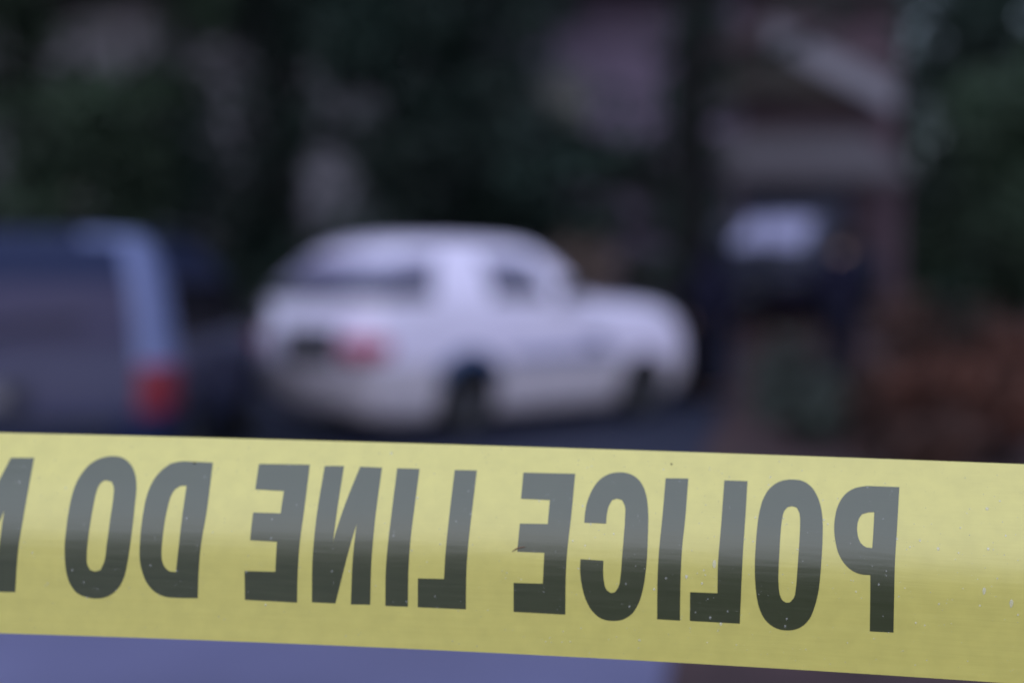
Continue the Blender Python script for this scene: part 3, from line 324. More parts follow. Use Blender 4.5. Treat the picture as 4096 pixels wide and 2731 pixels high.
# raindrops clinging to the film
M['water'] = mat('water', (.80, .80, .74), 0.07, 0.5, var=0, ior=1.5, coat=.5)
_n = M['water'].node_tree.nodes; _t = _n.new('ShaderNodeBsdfTransparent'); _x = _n.new('ShaderNodeMixShader'); _x.inputs[0].default_value = .24
M['water'].node_tree.links.new(_t.outputs[0], _x.inputs[1]); M['water'].node_tree.links.new(_n['Principled BSDF'].outputs[0], _x.inputs[2])
M['water'].node_tree.links.new(_x.outputs[0], _n['Material Output'].inputs['Surface'])
def drop_mesh(seed):
    rnd = random.Random(seed); bm = bmesh.new()
    bmesh.ops.create_uvsphere(bm, u_segments=14, v_segments=9, radius=1)
    for b in bm.verts:
        b.co.z *= 0.42 if b.co.z > 0 else 0.08
        b.co.x *= 1 + .10 * math.sin(2.1 * b.co.y + seed); b.co.y *= 1 + (.22 if b.co.y < 0 else 0) * rnd.uniform(.5, 1.5)
    me = bpy.data.meshes.new('raindrop'); bm.to_mesh(me); bm.free(); me.materials.append(M['water'])
    for p in me.polygons: p.use_smooth = True
    return me
DM = [drop_mesh(i) for i in range(4)]
def drop_matrix(u, v, r, stretch=1.0):
    p, n, up = tape_pn(u, v); x = up.cross(n).normalized()
    m = Matrix((x * r, up * r * stretch, n * r)).transposed().to_4x4(); m.translation = p + n * 0.00010
    return m
BIG = {0: .55, 3: .5, 7: .62, 8: .55, 11: .62, 12: .52, 6: .42, 34: .45, 35: .42}
drops = []
for i, (u, v) in enumerate(LET['drops']):
    r = BIG.get(i, random.uniform(.2, .36)); st = 2.1 if i in (7, 8, 11) else random.uniform(.95, 1.3)
    drops.append((r, u, v, st))
drops.sort(reverse=True)
rest = [(r, u, v, s) for (r, u, v, s) in drops[100:]]
for (r, u, v, s) in drops[:100]:
    o = bpy.data.objects.new('raindrop', random.choice(DM)); COL.objects.link(o); o.parent = TAPE
    o.matrix_world = drop_matrix(u, v, r / 1000, s)
for i in range(1100):
    u = random.uniform(-230, 210); v = random.uniform(WB + 1, WT - 1)
    if random.random() > (0.55 + 0.45 * sstep((u + 120) / 160)): continue
    rest.append((random.choice((.09, .11, .13, .16, .20, .25)), u, v, 1.0))
bm = bmesh.new()
for (r, u, v, s) in rest:
    t = bmesh.ops.create_uvsphere(bm, u_segments=7, v_segments=5, radius=1)['verts']
    m = drop_matrix(u, v, r / 1000, s) @ Matrix.Diagonal((1, 1, .42, 1))
    bmesh.ops.transform(bm, matrix=m, verts=t)
me = bpy.data.meshes.new('raindrops'); bm.to_mesh(me); bm.free()
tag(link('raindrops', me, M['water'], TAPE, smooth=True), kind='stuff')
# dirt specks on the film
for (u, v, r) in ((-117.4, 28.4, .42), (53.9, 34.5, .30)):
    bm = bmesh.new(); bmesh.ops.create_icosphere(bm, subdivisions=2, radius=1)
    for b in bm.verts: b.co *= 1 + .3 * noise.noise(b.co * 2 + Vector((u, v, 0)))
    bmesh.ops.transform(bm, matrix=drop_matrix(u, v, r / 1000), verts=bm.verts)
    me = bpy.data.meshes.new('dirt_speck'); bm.to_mesh(me); bm.free(); link('dirt_speck', me, M['grit'], TAPE, smooth=True)
# a dry pine needle stuck beside the E
nd = MB(); pp = []
for (u, v) in ((0.0, -.4), (.9, .35), (1.9, .95), (3.2, 1.3), (4.6, 1.5)):
    p, n, _ = tape_pn(u, v); pp.append(p + n * .00032)
nd.tube(pp, [.00006, .00016, .00022, .0002, .0001], 8)
tag(nd.build('pine_needle', M['needle'], smooth=True), 'short brown dry needle stuck to the yellow tape beside the letter E', 'pine needle')

# ------------------------------------------------------------------ cars
GROUPS = ['body', 'lower_body', 'rear_bumper', 'front_bumper', 'rear_window', 'quarter_window', 'door_window', 'windscreen', 'tail_light', 'headlight', 'plate_recess', 'wheel_well', 'grille', 'tailgate', 'rear_pillar', 'lit_corner', 'belt_trim']
def build_car(name, loc, rz, label, stations, cols, assign, mats, wheels, wr, group=None, extras=None, sub=3):
    """lattice of stations (along), rows (up) and cols (across) -> subdivided shell -> wheel wells cut -> one mesh per part"""
    root = thing(name, loc, label, 'car', rz, group)
    ns, nr, nc = len(stations), len(stations[0]['z']), len(cols)
    idx = {}; bm = bmesh.new()
    def vert(s, k, c):
        if (s, k, c) in idx: return idx[(s, k, c)]
        S = stations[s]; cc = cols[c]; hw = S['w'][k]
        x = cc * hw; y = S['y'][k]; z = S['z'][k]
        a = abs(cc)
        if s == 0: y += S.get('round', .14) * a ** 4
        if s == ns - 1: y -= S.get('round', .30) * a ** 2.5
        if k == nr - 1: z += S.get('crown', .03) * (1 - a * a)
        idx[(s, k, c)] = bm.verts.new((x, y, z)); return idx[(s, k, c)]
    def quad(vs, key):
        fa = bm.faces.new(vs); fa.material_index = GROUPS.index(assign(*key)); fa.smooth = True
    for s in range(ns - 1):
        for k in range(nr - 1):
            quad([vert(s, k, 0), vert(s, k + 1, 0), vert(s + 1, k + 1, 0), vert(s + 1, k, 0)], ('side', s, k, -1))
            quad([vert(s, k, nc - 1), vert(s + 1, k, nc - 1), vert(s + 1, k + 1, nc - 1), vert(s, k + 1, nc - 1)], ('side', s, k, 1))
        for c in range(nc - 1):
            quad([vert(s, nr - 1, c), vert(s, nr - 1, c + 1), vert(s + 1, nr - 1, c + 1), vert(s + 1, nr - 1, c)], ('top', s, c, 0))
            quad([vert(s, 0, c), vert(s + 1, 0, c), vert(s + 1, 0, c + 1), vert(s, 0, c + 1)], ('bottom', s, c, 0))
    for k in range(nr - 1):
        for c in range(nc - 1):
            quad([vert(0, k, c), vert(0, k, c + 1), vert(0, k + 1, c + 1), vert(0, k + 1, c)], ('rear', k, c, 0))
            e = ns - 1
            quad([vert(e, k, c), vert(e, k + 1, c), vert(e, k + 1, c + 1), vert(e, k, c + 1)], ('front', k, c, 0))
    bmesh.ops.recalc_face_normals(bm, faces=bm.faces)
    me = bpy.data.meshes.new('shell'); bm.to_mesh(me); bm.free()
    for gname in GROUPS: me.materials.append(mats[gname])
    ob = bpy.data.objects.new('shell', me); COL.objects.link(ob)
    sm = ob.modifiers.new('s', 'SUBSURF'); sm.levels = sub; sm.render_levels = sub
    cut = MB()
    for (wy, wx) in wheels:
        for sg in (-1, 1):
            prof = [(sg * (wx - .34), 0.0), (sg * (wx - .34), wr * 1.12), (sg * (wx + .30), wr * 1.12), (sg * (wx + .30), 0.0)]
            cut.lathe(prof, 40, 'X', (0, wy, wr))
    cme = bpy.data.meshes.new('cut'); cme.from_pydata([tuple(p) for p in cut.v], [], cut.f)
    cb = bmesh.new(); cb.from_mesh(cme); bmesh.ops.remove_doubles(cb, verts=cb.verts, dist=1e-5); bmesh.ops.recalc_face_normals(cb, faces=cb.faces)
    wi = GROUPS.index('wheel_well')
    for fa in cb.faces: fa.material_index = wi
    cb.to_mesh(cme); cb.free()
    for gname in GROUPS: cme.materials.append(mats[gname])
    co = bpy.data.objects.new('cut', cme); COL.objects.link(co)
    bo = ob.modifiers.new('b', 'BOOLEAN'); bo.operation = 'DIFFERENCE'; bo.object = co; bo.solver = 'EXACT'
    dg = bpy.context.evaluated_depsgraph_get(); dg.update()
    ev = bpy.data.meshes.new_from_object(ob.evaluated_get(dg))
    bpy.data.objects.remove(ob); bpy.data.objects.remove(co)
    for gi, gname in enumerate(GROUPS):
        for side in (-1, 1):
            split = gname in ('quarter_window', 'door_window', 'tail_light', 'headlight', 'wheel_well', 'rear_pillar', 'lower_body', 'lit_corner', 'belt_trim')
            if not split and side == 1: continue
            b2 = bmesh.new(); b2.from_mesh(ev)
            kill = [fa for fa in b2.faces if fa.material_index != gi or (split and (fa.calc_center_median().x > 0) != (side > 0))]
            if len(kill) < len(b2.faces):
                bmesh.ops.delete(b2, geom=kill, context='FACES')
                for fa in b2.faces: fa.smooth = True; fa.material_index = 0
                m2 = bpy.data.meshes.new(gname); b2.to_mesh(m2); m2.materials.clear(); m2.materials.append(mats[gname])
                link(gname, m2, None, root)
            b2.free()
    for (wy, wx) in wheels:
        for sg in (-1, 1):
            wb = MB(); t = .20
            prof = [(-t / 2, wr * .62), (-t / 2, wr * .90), (-t * .40, wr * .985), (0, wr), (t * .40, wr * .985), (t / 2, wr * .90), (t / 2, wr * .62), (-t / 2, wr * .62)]
            wb.lathe(prof, 36, 'X'); wh = wb.build('wheel', M['rubber'], root, True); wh.location = (sg * (wx - .12), wy, wr)
            rb = MB(); rb.lathe([(sg * .05, 0), (sg * .06, wr * .16), (sg * .03, wr * .2), (sg * .015, wr * .5), (sg * .07, wr * .58), (sg * .075, wr * .66), (-sg * .05, wr * .64), (-sg * .05, 0)], 30, 'X')
            for q in range(6):
                a = q * math.pi / 3
                rb.box((sg * .055, math.cos(a) * wr * .36, math.sin(a) * wr * .36), (.03, wr * .46, wr * .12), Matrix.Rotation(a, 3, 'X'))
            rb.build('rim', M['alloy'], wh, True)
    if extras: extras(root)
    return root

COLS = [-1, -.86, -.5, 0, .5, .86, 1]
def st(y, w, z, **k):
    d = dict(y=y if isinstance(y, (list, tuple)) else [y] * 8, w=w, z=z); d.update(k); return d

# white sport utility vehicle, seen from its rear right corner
def suv():
    W = .86
    wl = [.78, .85, .86, .86, .84, .80, .68, .56]         # full cabin: half widths per row
    zl = [.15, .36, .64, .96, 1.215, 1.262, 1.60, 1.70]
    def rear(dy, wmul, zt=0):
        return [w * wmul for w in wl]
    hoodw = [.78, .85, .86, .86, .84, .80, .74, .62]
    S = [
        st([.10, .02, .0, .03, .06, .09, .42, .66], [w * .93 for w in wl], [.20, .38, .64, .96, 1.215, 1.262, 1.57, 1.66], round=.16),
        st([.30, .24, .22, .24, .27, .30, .58, .80], wl, [.17, .36, .64, .96, 1.215, 1.262, 1.60, 1.69]),
        st([.80, .80, .80, .80, .80, .80, .95, 1.02], wl, zl),
        st([1.42, 1.42, 1.42, 1.42, 1.42, 1.42, 1.38, 1.36], wl, zl),
        st([2.08, 2.08, 2.08, 2.12, 2.16, 2.18, 2.06, 2.00], wl, [.15, .36, .64, .96, 1.215, 1.262, 1.60, 1.69]),
        st([2.45, 2.45, 2.45, 2.50, 2.52, 2.54, 2.38, 2.28], wl, [.15, .36, .64, .96, 1.17, 1.24, 1.51, 1.62]),
        st([2.70, 2.70, 2.70, 2.70, 2.70, 2.72, 2.70, 2.66], hoodw, [.15, .36, .62, .86, 1.02, 1.09, 1.14, 1.17]),
        st(3.15, hoodw, [.15, .36, .62, .86, 1.02, 1.09, 1.135, 1.155]),
        st(3.65, hoodw, [.15, .36, .60, .82, .97, 1.05, 1.10, 1.125]),
        st([4.0, 4.02, 4.02, 4.0, 3.97, 3.94, 3.9, 3.85], [w * .97 for w in hoodw], [.28, .40, .56, .74, .88, .96, 1.02, 1.05]),
        st([4.12, 4.18, 4.20, 4.18, 4.14, 4.10, 4.05, 4.0], [w * .9 for w in hoodw], [.30, .40, .54, .70, .82, .90, .95, .98], round=.30),
    ]
    def assign(kind, a, b, c):
        if kind == 'rear':
            k, col = a, b
            if k <= 1: return 'rear_bumper'
            if k == 2: return 'plate_recess' if 2 <= col <= 3 else 'body'
            if k == 3: return 'body'
            if k == 4: return 'belt_trim'
            if k == 5: return 'rear_window' if 1 <= col <= 5 else 'body'
            return 'body'
        if kind == 'front':
            if a <= 1: return 'front_bumper'
            if a == 3: return 'headlight' if b in (0, 1, 4, 5) else 'grille'
            return 'body'
        if kind == 'side':
            s, k = a, b
            if k == 4 and s in (0, 1, 3): return 'belt_trim'
            if k == 5 and s <= 1: return 'quarter_window'
            if k == 5 and s == 3: return 'door_window'
            if k == 5 and s == 4: return 'body'
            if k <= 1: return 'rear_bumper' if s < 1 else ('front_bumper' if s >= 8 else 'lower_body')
            return 'body'
        if kind == 'top':
            return 'windscreen' if a == 5 and 1 <= b <= 4 else 'body'
        return 'wheel_well'
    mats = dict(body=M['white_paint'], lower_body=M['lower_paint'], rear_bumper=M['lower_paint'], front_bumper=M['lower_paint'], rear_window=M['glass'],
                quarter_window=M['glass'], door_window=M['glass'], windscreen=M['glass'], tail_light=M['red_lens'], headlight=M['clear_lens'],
                plate_recess=M['trim'], wheel_well=M['well'], grille=M['trim'], tailgate=M['trim'], rear_pillar=M['lit_panel'], lit_corner=M['lit_panel'], belt_trim=M['trim'])
    def extras(root):
        def blob(name, c, d, m, parent=None):
            bm = bmesh.new(); bmesh.ops.create_uvsphere(bm, u_segments=28, v_segments=18, radius=1)
            for b in bm.verts:
                b.co = Vector([math.copysign(abs(q) ** .45, q) * .5 for q in b.co])
            for b in bm.verts: b.co = Vector((b.co.x * d[0] + c[0], b.co.y * d[1] + c[1], b.co.z * d[2] + c[2]))
            me = bpy.data.meshes.new(name); bm.to_mesh(me); bm.free(); return link(name, me, m, parent or root, True)
        blob('tail_light', (.745, .17, .79), (.28, .42, .19), M['pale_red_lens'])
        blob('tail_light', (-.80, .16, .80), (.12, .16, .16), M['red_lens'])
        blob('number_plate', (.16, -.005, .79), (.34, .03, .15), M['plate'])
        for sg in (-1, 1):
            mr = blob('wing_mirror', (sg * .95, 2.36, 1.26), (.22, .13, .16), M['trim'])
            blob('door_handle', (sg * .875, 1.62, .98), (.05, .16, .04), M['white_paint'])
            blob('side_moulding', (sg * .868, 2.35, .665), (.03, 1.35, .075), M['blue_trim_pale'])
            blob('indicator', (sg * .865, 2.80, .78), (.04, .26, .08), M['blue_stripe'])
        for sg in (-1, 1):
            q = MB(); q.tube([(sg * .875, 1.2 + .39 * math.sin(a_), .305 + .39 * math.cos(a_)) for a_ in [R(-60 + 12 * i) for i in range(11)]], [.04] + [.07] * 9 + [.04], 8); q.build('wheel_arch_trim', M['blue_stripe'], root, True)
        blob('wiper', (-.05, .22, 1.35), (.5, .03, .03), M['trim'])
        blob('exhaust_pipe', (.45, .08, .25), (.07, .3, .07), M['trim'])
    KY = 1.035
    for d in S: d['y'] = [yy * KY for yy in d['y']]
    return build_car('parked_car', (-1.83, 12.03, 0), R(-47), 'white two door off roader seen from its rear right corner, parked beyond the tape', S, [-1, -.86, -.3, .2, .68, .88, 1], assign, mats, ((1.2, .86), (3.46, .86)), .305, extras=extras)
SUV = suv()

def van():
    wl = [.84, .91, .925, .925, .915, .90, .84, .70]
    zl = [.22, .38, .60, .80, .87, .91, 1.39, 1.645]
    hw = [.82, .90, .92, .92, .88, .84, .76, .62]
    S = [
        st([.08, .0, .0, .04, .06, .07, .13, .30], [w * .95 for w in wl], [.26, .38, .58, .80, .87, .91, 1.39, 1.62], round=.10),
        st([.24, .2, .2, .22, .26, .28, .40, .52], wl, zl),
        st([1.0] * 6 + [1.05, 1.08], wl, zl),
        st([2.0] * 8, wl, zl),
        st([3.0] * 6 + [2.75, 2.65], wl, [.22, .38, .60, .80, .87, .91, 1.39, 1.62]),
        st([3.5, 3.5, 3.5, 3.55, 3.58, 3.6, 3.2, 3.0], wl, [.22, .38, .60, .80, .87, .91, 1.34, 1.52]),
        st([3.75] * 8, hw, [.22, .38, .60, .82, .92, .98, 1.02, 1.05]),
        st([4.3] * 8, hw, [.24, .38, .58, .74, .82, .88, .92, .95]),
        st([4.6, 4.68, 4.7, 4.66, 4.64, 4.6, 4.56, 4.5], [w * .92 for w in hw], [.28, .38, .54, .66, .72, .78, .82, .85], round=.32),
    ]
    def assign(kind, a, b, c):
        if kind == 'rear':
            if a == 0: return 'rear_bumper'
            if b in (0, 5): return 'rear_bumper' if a == 1 else ('tail_light' if a in (2, 3) else ('rear_pillar' if a < 6 else 'lit_corner'))
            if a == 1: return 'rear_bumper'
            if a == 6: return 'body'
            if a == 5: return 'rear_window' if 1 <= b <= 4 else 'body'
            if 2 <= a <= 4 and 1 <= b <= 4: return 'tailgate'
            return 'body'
        if kind == 'front':
            if a <= 1: return 'front_bumper'
            if a == 3: return 'headlight' if b in (0, 1, 4, 5) else 'grille'
            return 'body'
        if kind == 'side':
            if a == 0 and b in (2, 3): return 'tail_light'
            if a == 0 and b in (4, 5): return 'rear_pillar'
            if a == 0 and b == 6: return 'lit_corner'
            if b == 5 and a == 1: return 'quarter_window'
            if b == 5 and a in (2, 3, 4): return 'door_window'
            if b == 0: return 'lower_body'
            if b == 1 and a == 0: return 'rear_bumper'
            return 'body'
        if kind == 'top': return 'windscreen' if a == 5 and 1 <= b <= 4 else ('lit_corner' if a == 0 and b in (0, 1, 4, 5) else 'body')
        return 'wheel_well'
    p = M['shaded_van_paint']
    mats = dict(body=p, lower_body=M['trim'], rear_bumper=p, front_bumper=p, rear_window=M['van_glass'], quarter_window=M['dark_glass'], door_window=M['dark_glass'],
                windscreen=M['dark_glass'], tail_light=M['red_lens'], headlight=M['clear_lens'], plate_recess=M['trim'], wheel_well=M['well'], grille=M['trim'], tailgate=M['tailgate'], rear_pillar=M['lit_panel'], lit_corner=M['lit_panel'], belt_trim=M['trim'])
    def extras(root):
        q = MB(); q.box((-.18, .0, .69), (.52, .06, .12)); q.build('plate_recess', M['trim'], root)
        q = MB(); q.box((-.18, -.035, .69), (.31, .012, .10)); q.build('number_plate', M['plate'], root)
        q = MB(); q.box((0, .03, .50), (1.2, .07, .06)); q.build('bumper_strip', M['trim'], root)
        q = MB(); q.tube([(-.2, .05, 1.06), (.1, .035, 1.12), (.4, .045, 1.14)], [.012] * 3, 8); q.build('wiper', M['trim'], root)
        for sg in (-1, 1):
            q = MB(); q.tube([(sg * .72, .7, 1.66), (sg * .73, .8, 1.70), (sg * .73, 2.3, 1.70), (sg * .72, 2.45, 1.66)], [.02] * 4, 8); q.build('roof_rail', M['trim'], root)
            q = MB(); q.box((sg * 1.02, 3.35, 1.08), (.18, .1, .14)); q.build('wing_mirror', M['trim'], root)
            
            for yy in (1.2, 2.2):
                q = MB(); q.box((sg * .93, yy, .84), (.03, .18, .03)); q.build('door_handle', M['trim'], root)
    return build_car('parked_van', (-2.92, 8.25, 0), R(3.0), 'dark blue people carrier with rear pillars painted pale as if lit and red tail light, cropped at left', S, [-1, -.85, -.5, 0, .5, .85, 1], assign, mats, ((.92, .925), (3.75, .92)), .33, extras=extras)
VAN = van(); VAN['category'] = 'van'

def navy():
    wl = [.80, .87, .89, .89, .87, .84, .68, .56]
    zl = [.22, .36, .58, .80, .90, .95, 1.46, 1.58]
    hw = [.80, .87, .89, .89, .86, .82, .74, .6]
    S = [
        st([.08, .0, .0, .03, .05, .07, .10, .14], [w * .92 for w in hw], [.28, .38, .56, .74, .84, .90, .95, .98], round=.14),
        st([.7] * 8, hw, [.24, .36, .58, .78, .88, .94, .98, 1.01]),
        st([1.0, 1.0, 1.0, 1.0, 1.0, 1.0, 1.35, 1.55], wl, [.22, .36, .58, .80, .90, .95, 1.28, 1.40]),
        st([1.9] * 8, wl, zl), st([2.5] * 6 + [2.35, 2.3], wl, zl),
        st([3.1, 3.1, 3.1, 3.2, 3.3, 3.35, 2.75, 2.50], wl, [.22, .36, .58, .80, .88, .92, 1.36, 1.49]),
        st([3.5] * 8, hw, [.22, .36, .57, .77, .84, .88, .92, .95]),
        st([4.0] * 8, hw, [.24, .36, .54, .70, .78, .84, .88, .91]),
        st([4.32, 4.38, 4.4, 4.37, 4.34, 4.3, 4.26, 4.2], [w * .92 for w in hw], [.28, .38, .50, .62, .68, .73, .77, .80], round=.30),
    ]
    def assign(kind, a, b, c):
        if kind == 'rear': return 'tail_light' if a == 3 and b in (0, 5) else 'body'
        if kind == 'front':
            if a <= 1: return 'front_bumper'
            if a == 3: return 'headlight' if b in (0, 5) else 'grille'
            return 'body'
        if kind == 'side':
            return 'door_window' if b == 5 and a in (2, 3, 4) else 'body'
        if kind == 'top':
            return 'windscreen' if a == 5 and 1 <= b <= 4 else ('rear_window' if a == 1 and 1 <= b <= 4 else 'body')
        return 'wheel_well'
    p = M['navy_paint']
    mats = dict(body=p, lower_body=p, rear_bumper=p, front_bumper=p, rear_window=M['glass'], quarter_window=M['glass'], door_window=M['dark_glass'],
                windscreen=M['sky_lit_screen'], tail_light=M['red_lens'], headlight=M['trim'], plate_recess=M['trim'], wheel_well=M['well'], grille=M['trim'], tailgate=M['trim'], rear_pillar=M['lit_panel'], lit_corner=M['lit_panel'], belt_trim=M['trim'])
    def extras(root):
        for sg in (-1, 1):
            q = MB(); q.box((sg * .98, 2.95, 1.0), (.18, .1, .13)); q.build('wing_mirror', M['trim'], root)
        q = MB(); q.box((0, 4.40, .42), (.42, .02, .11)); q.build('number_plate', M['alloy'], root)
    return build_car('parked_car', (4.85, 21.6, .72), R(153), 'dark navy car with a pale windscreen on the raised drive before the house', S, COLS, assign, mats, ((.85, .88), (3.55, .88)), .31, extras=extras)
NAVY = navy()

# ------------------------------------------------------------------ people
M['skin'] = mat('skin', (0.35, 0.21, 0.16), 0.55, 0.4, var=.08, scale=20)
M['jacket'] = mat('navy_cloth', (0.0045, 0.0045, 0.018), 0.85, 0.2, var=.25, scale=8)
M['trousers'] = mat('dark_trousers', (0.006, 0.006, 0.016), 0.85, 0.2, var=.25, scale=8)
M['boots'] = mat('black_leather', (0.006, 0.006, 0.007), 0.4, 0.4, var=.2)
M['hair'] = mat('dark_hair', (0.010, 0.007, 0.006), 0.6, 0.3, var=.3, scale=30)
def skin(verts, edges, sub=2):
    me = bpy.data.meshes.new('sk'); me.from_pydata([v[0] for v in verts], edges, [])
    ob = bpy.data.objects.new('sk', me); COL.objects.link(ob)
    ob.modifiers.new('k', 'SKIN').use_smooth_shade = True
    for i, v in enumerate(verts):
        rr = v[1] if isinstance(v[1], tuple) else (v[1], v[1]); me.skin_vertices[0].data[i].radius = rr
        me.skin_vertices[0].data[i].use_root = (i == 0)
    sm = ob.modifiers.new('s', 'SUBSURF'); sm.levels = sub; sm.render_levels = sub
    dg = bpy.context.evaluated_depsgraph_get(); dg.update()
    ev = bpy.data.meshes.new_from_object(ob.evaluated_get(dg)); bpy.data.objects.remove(ob); return ev
def joined(name, meshes, m, parent):
    bm = bmesh.new()
    for x in meshes: bm.from_mesh(x)
    me = bpy.data.meshes.new(name); bm.to_mesh(me); bm.free(); return link(name, me, m, parent, True)
def ball(c, d):
    bm = bmesh.new(); bmesh.ops.create_uvsphere(bm, u_segments=20, v_segments=14, radius=1)
    for b in bm.verts: b.co = Vector((b.co.x * d[0] + c[0], b.co.y * d[1] + c[1], b.co.z * d[2] + c[2]))
    me = bpy.data.meshes.new('b'); bm.to_mesh(me); bm.free(); return me
def person(loc, rz, label, arms, stance, cap):
    t = thing('person', loc, label, 'person', rz, 'people standing beyond the white car')
    hip = .93; L, Rr = stance
    ank = {-1: (-.12 - .02 * L, L * .10), 1: (.12 + .02 * Rr, Rr * .10)}
    wr = {}
    V = [((0, 0, 1.0), .10), ((0, .0, 1.16), .095), ((0, -.01, 1.34), .105), ((0, .0, 1.475), .058), ((0, .015, 1.56), .06)]
    E = [(0, 1), (1, 2), (2, 3), (3, 4)]
    for s in (-1, 1):
        ax, ay = ank[s]; b = len(V)
        V += [((s * .095, 0, hip - .06), .088), ((s * .11, ay * .5 + .03, .50), .058), ((ax, ay, .09), .040), ((ax + s * .02, ay + .14, .045), .035)]
        E += [(0, b), (b, b + 1), (b + 1, b + 2), (b + 2, b + 3)]
        e, w_ = arms[0 if s < 0 else 1]; b = len(V)
        V += [((s * .175, 0, 1.405), .062), ((s * e[0], e[1], e[2]), .045), ((s * w_[0], w_[1], w_[2]), .029)]
        E += [(2, b), (b, b + 1), (b + 1, b + 2)]; wr[s] = (Vector((s * e[0], e[1], e[2])), Vector((s * w_[0], w_[1], w_[2])))
    ms = [skin(V, E)]
    ms += [ball((0, .02, 1.635), (.074, .092, .115)), ball((0, .045, 1.575), (.055, .065, .055)), ball((0, .115, 1.62), (.014, .022, .026)), ball((0, .100, 1.575), (.026, .012, .008))]
    ms += [ball((sx * .075, .01, 1.63), (.012, .026, .034)) for sx in (-1, 1)]
    ms += [ball((sx * .030, .098, 1.65), (.014, .012, .010)) for sx in (-1, 1)]
    for s in (-1, 1):                                      # palm, thumb and four curled fingers
        e, w_ = wr[s]; d = (w_ - e).normalized(); side = Vector((0, 1, 0)); side = (side - d * side.dot(d)).normalized(); n = d.cross(side) * s
        ms.append(skin([(tuple(w_), .026), (tuple(w_ + d * .05), (.036, .016)), (tuple(w_ + d * .088), (.034, .014))], [(0, 1), (1, 2)], 1))
        for q in range(4):
            k = w_ + d * (.085 - .004 * abs(q - 1)) + side * (.027 - .018 * q); ln = (.066, .075, .070, .054)[q]
            ms.append(skin([(tuple(k), .010), (tuple(k + d * ln * .5 - n * .006), .009), (tuple(k + d * ln * .85 - n * .024), .008), (tuple(k + d * ln * .95 - n * .04), .007)], [(0, 1), (1, 2), (2, 3)], 1))
        k = w_ + d * .03 + side * .03
        ms.append(skin([(tuple(k), .012), (tuple(k + d * .03 + side * .022), .010), (tuple(k + d * .06 + side * .024 - n * .01), .009)], [(0, 1), (1, 2)], 1))
    joined('body', ms, M['skin'], t)
    J = [((0, 0, .78), (.215, .165)), ((0, 0, .92), (.200, .155)), ((0, 0, 1.12), (.185, .145)), ((0, -.01, 1.33), (.205, .15)), ((0, 0, 1.52), .088)]
    JE = [(0, 1), (1, 2), (2, 3), (3, 4)]
    for s in (-1, 1):
        e, w_ = wr[s]; b = len(J)
        J += [((s * .19, 0, 1.395), .080), (tuple(e), .062), (tuple(e.lerp(w_, .92)), .046)]; JE += [(3, b), (b, b + 1), (b + 1, b + 2)]
    joined('jacket', [skin(J, JE)], M['jacket'], t)
    T = [((0, 0, 1.02), (.165, .13))]; TE = []
    for s in (-1, 1):
        ax, ay = ank[s]; b = len(T)
        T += [((s * .10, 0, hip - .08), .115), ((s * .113, ay * .5 + .02, .50), .078), ((ax, ay, .11), .068)]; TE += [(0, b), (b, b + 1), (b + 1, b + 2)]
    joined('trousers', [skin(T, TE)], M['trousers'], t)
    for s in (-1, 1):
        ax, ay = ank[s]; joined('boot', [ball((ax + s * .01, ay + .05, .05), (.052, .14, .055))], M['boots'], t)
    joined('hair', [ball((0, -.012, 1.64), (.085, .092, .120))], M['hair'], t)
    if not cap: joined('hood', [ball((0, -.03, 1.635), (.108, .110, .135)), ball((0, -.05, 1.52), (.12, .09, .07))], M['jacket'], t)
    if cap:
        c = joined('cap', [ball((0, .0, 1.725), (.098, .108, .062)), ball((0, .10, 1.70), (.075, .07, .012))], M['jacket'], t)
    return t
person((2.20, 15.6, gz(2.2, 15.6)), R(25), 'person in dark navy hooded jacket standing between the tall trunk and the white car bonnet', (((.27, -.02, 1.14), (.24, .10, .92)), ((.28, -.03, 1.14), (.27, .06, .90))), (-.4, .6), False)
person((3.38, 14.6, gz(3.38, 14.6)), R(-40), 'person in navy clothes and cap standing right of the navy car, behind the brush', (((.29, -.03, 1.15), (.20, .16, 1.06)), ((.29, -.04, 1.15), (.20, .15, 1.04))), (.7, -.5), True)

# ------------------------------------------------------------------ house on the right
H = thing('house', (3.2, 25, 1.0), 'grey and maroon sided house with a pale gable rake, behind the navy car', 'house')
def hpart(mb, name, m, parent=None):
    o = mb.build(name, m, None); o.parent = parent or H
    if parent is None: o.matrix_parent_inverse = Matrix.Translation(-Vector((3.2, 25, 1.0)))
    return o
q = MB()
for i in range(26): q.box((1.6, 26.6 + .010 * (i % 2), 1.1 + i * .24), (5.2, .30, .238), Matrix.Rotation(R(-2.5), 3, 'X'))
hpart(q, 'siding_wall', M['siding'])
q = MB(); q.box((5.7, 27.2, 3.6), (3.2, .3, 6.4)); hpart(q, 'maroon_wall', M['maroon'])
q = MB(); q.prism([(3.6, 4.62), (6.95, 4.62), (5.0, 5.78), (4.7, 5.85), (3.6, 5.3)], 26.4, 26.95); hpart(q, 'gable_wall', M['brown_wall'])
q = MB()
a = math.atan2(-1.08, 2.05)
q.prism([(4.72, 6.12), (7.05, 4.90), (7.05, 4.36), (4.72, 5.56)], 26.30, 26.38); hpart(q, 'gable_rake', M['pale_trim'])
q = MB(); q.prism([(3.3, 5.38), (4.70, 6.11), (4.70, 5.85), (3.3, 5.12)], 26.30, 26.38); hpart(q, 'gable_rake', M['maroon'])
q = MB(); q.prism([(3.2, 5.36), (4.71, 6.15), (7.15, 4.87), (7.15, 5.01), (4.71, 6.29), (3.2, 5.50)], 26.25, 29.5); hpart(q, 'gable_roof', M['shingle'])
q = MB()
q.box((5.05, 25.27, 3.57), (3.0, 3.70, .10), Matrix.Rotation(R(17.6), 3, 'X')); hpart(q, 'porch_roof', M['shingle'])
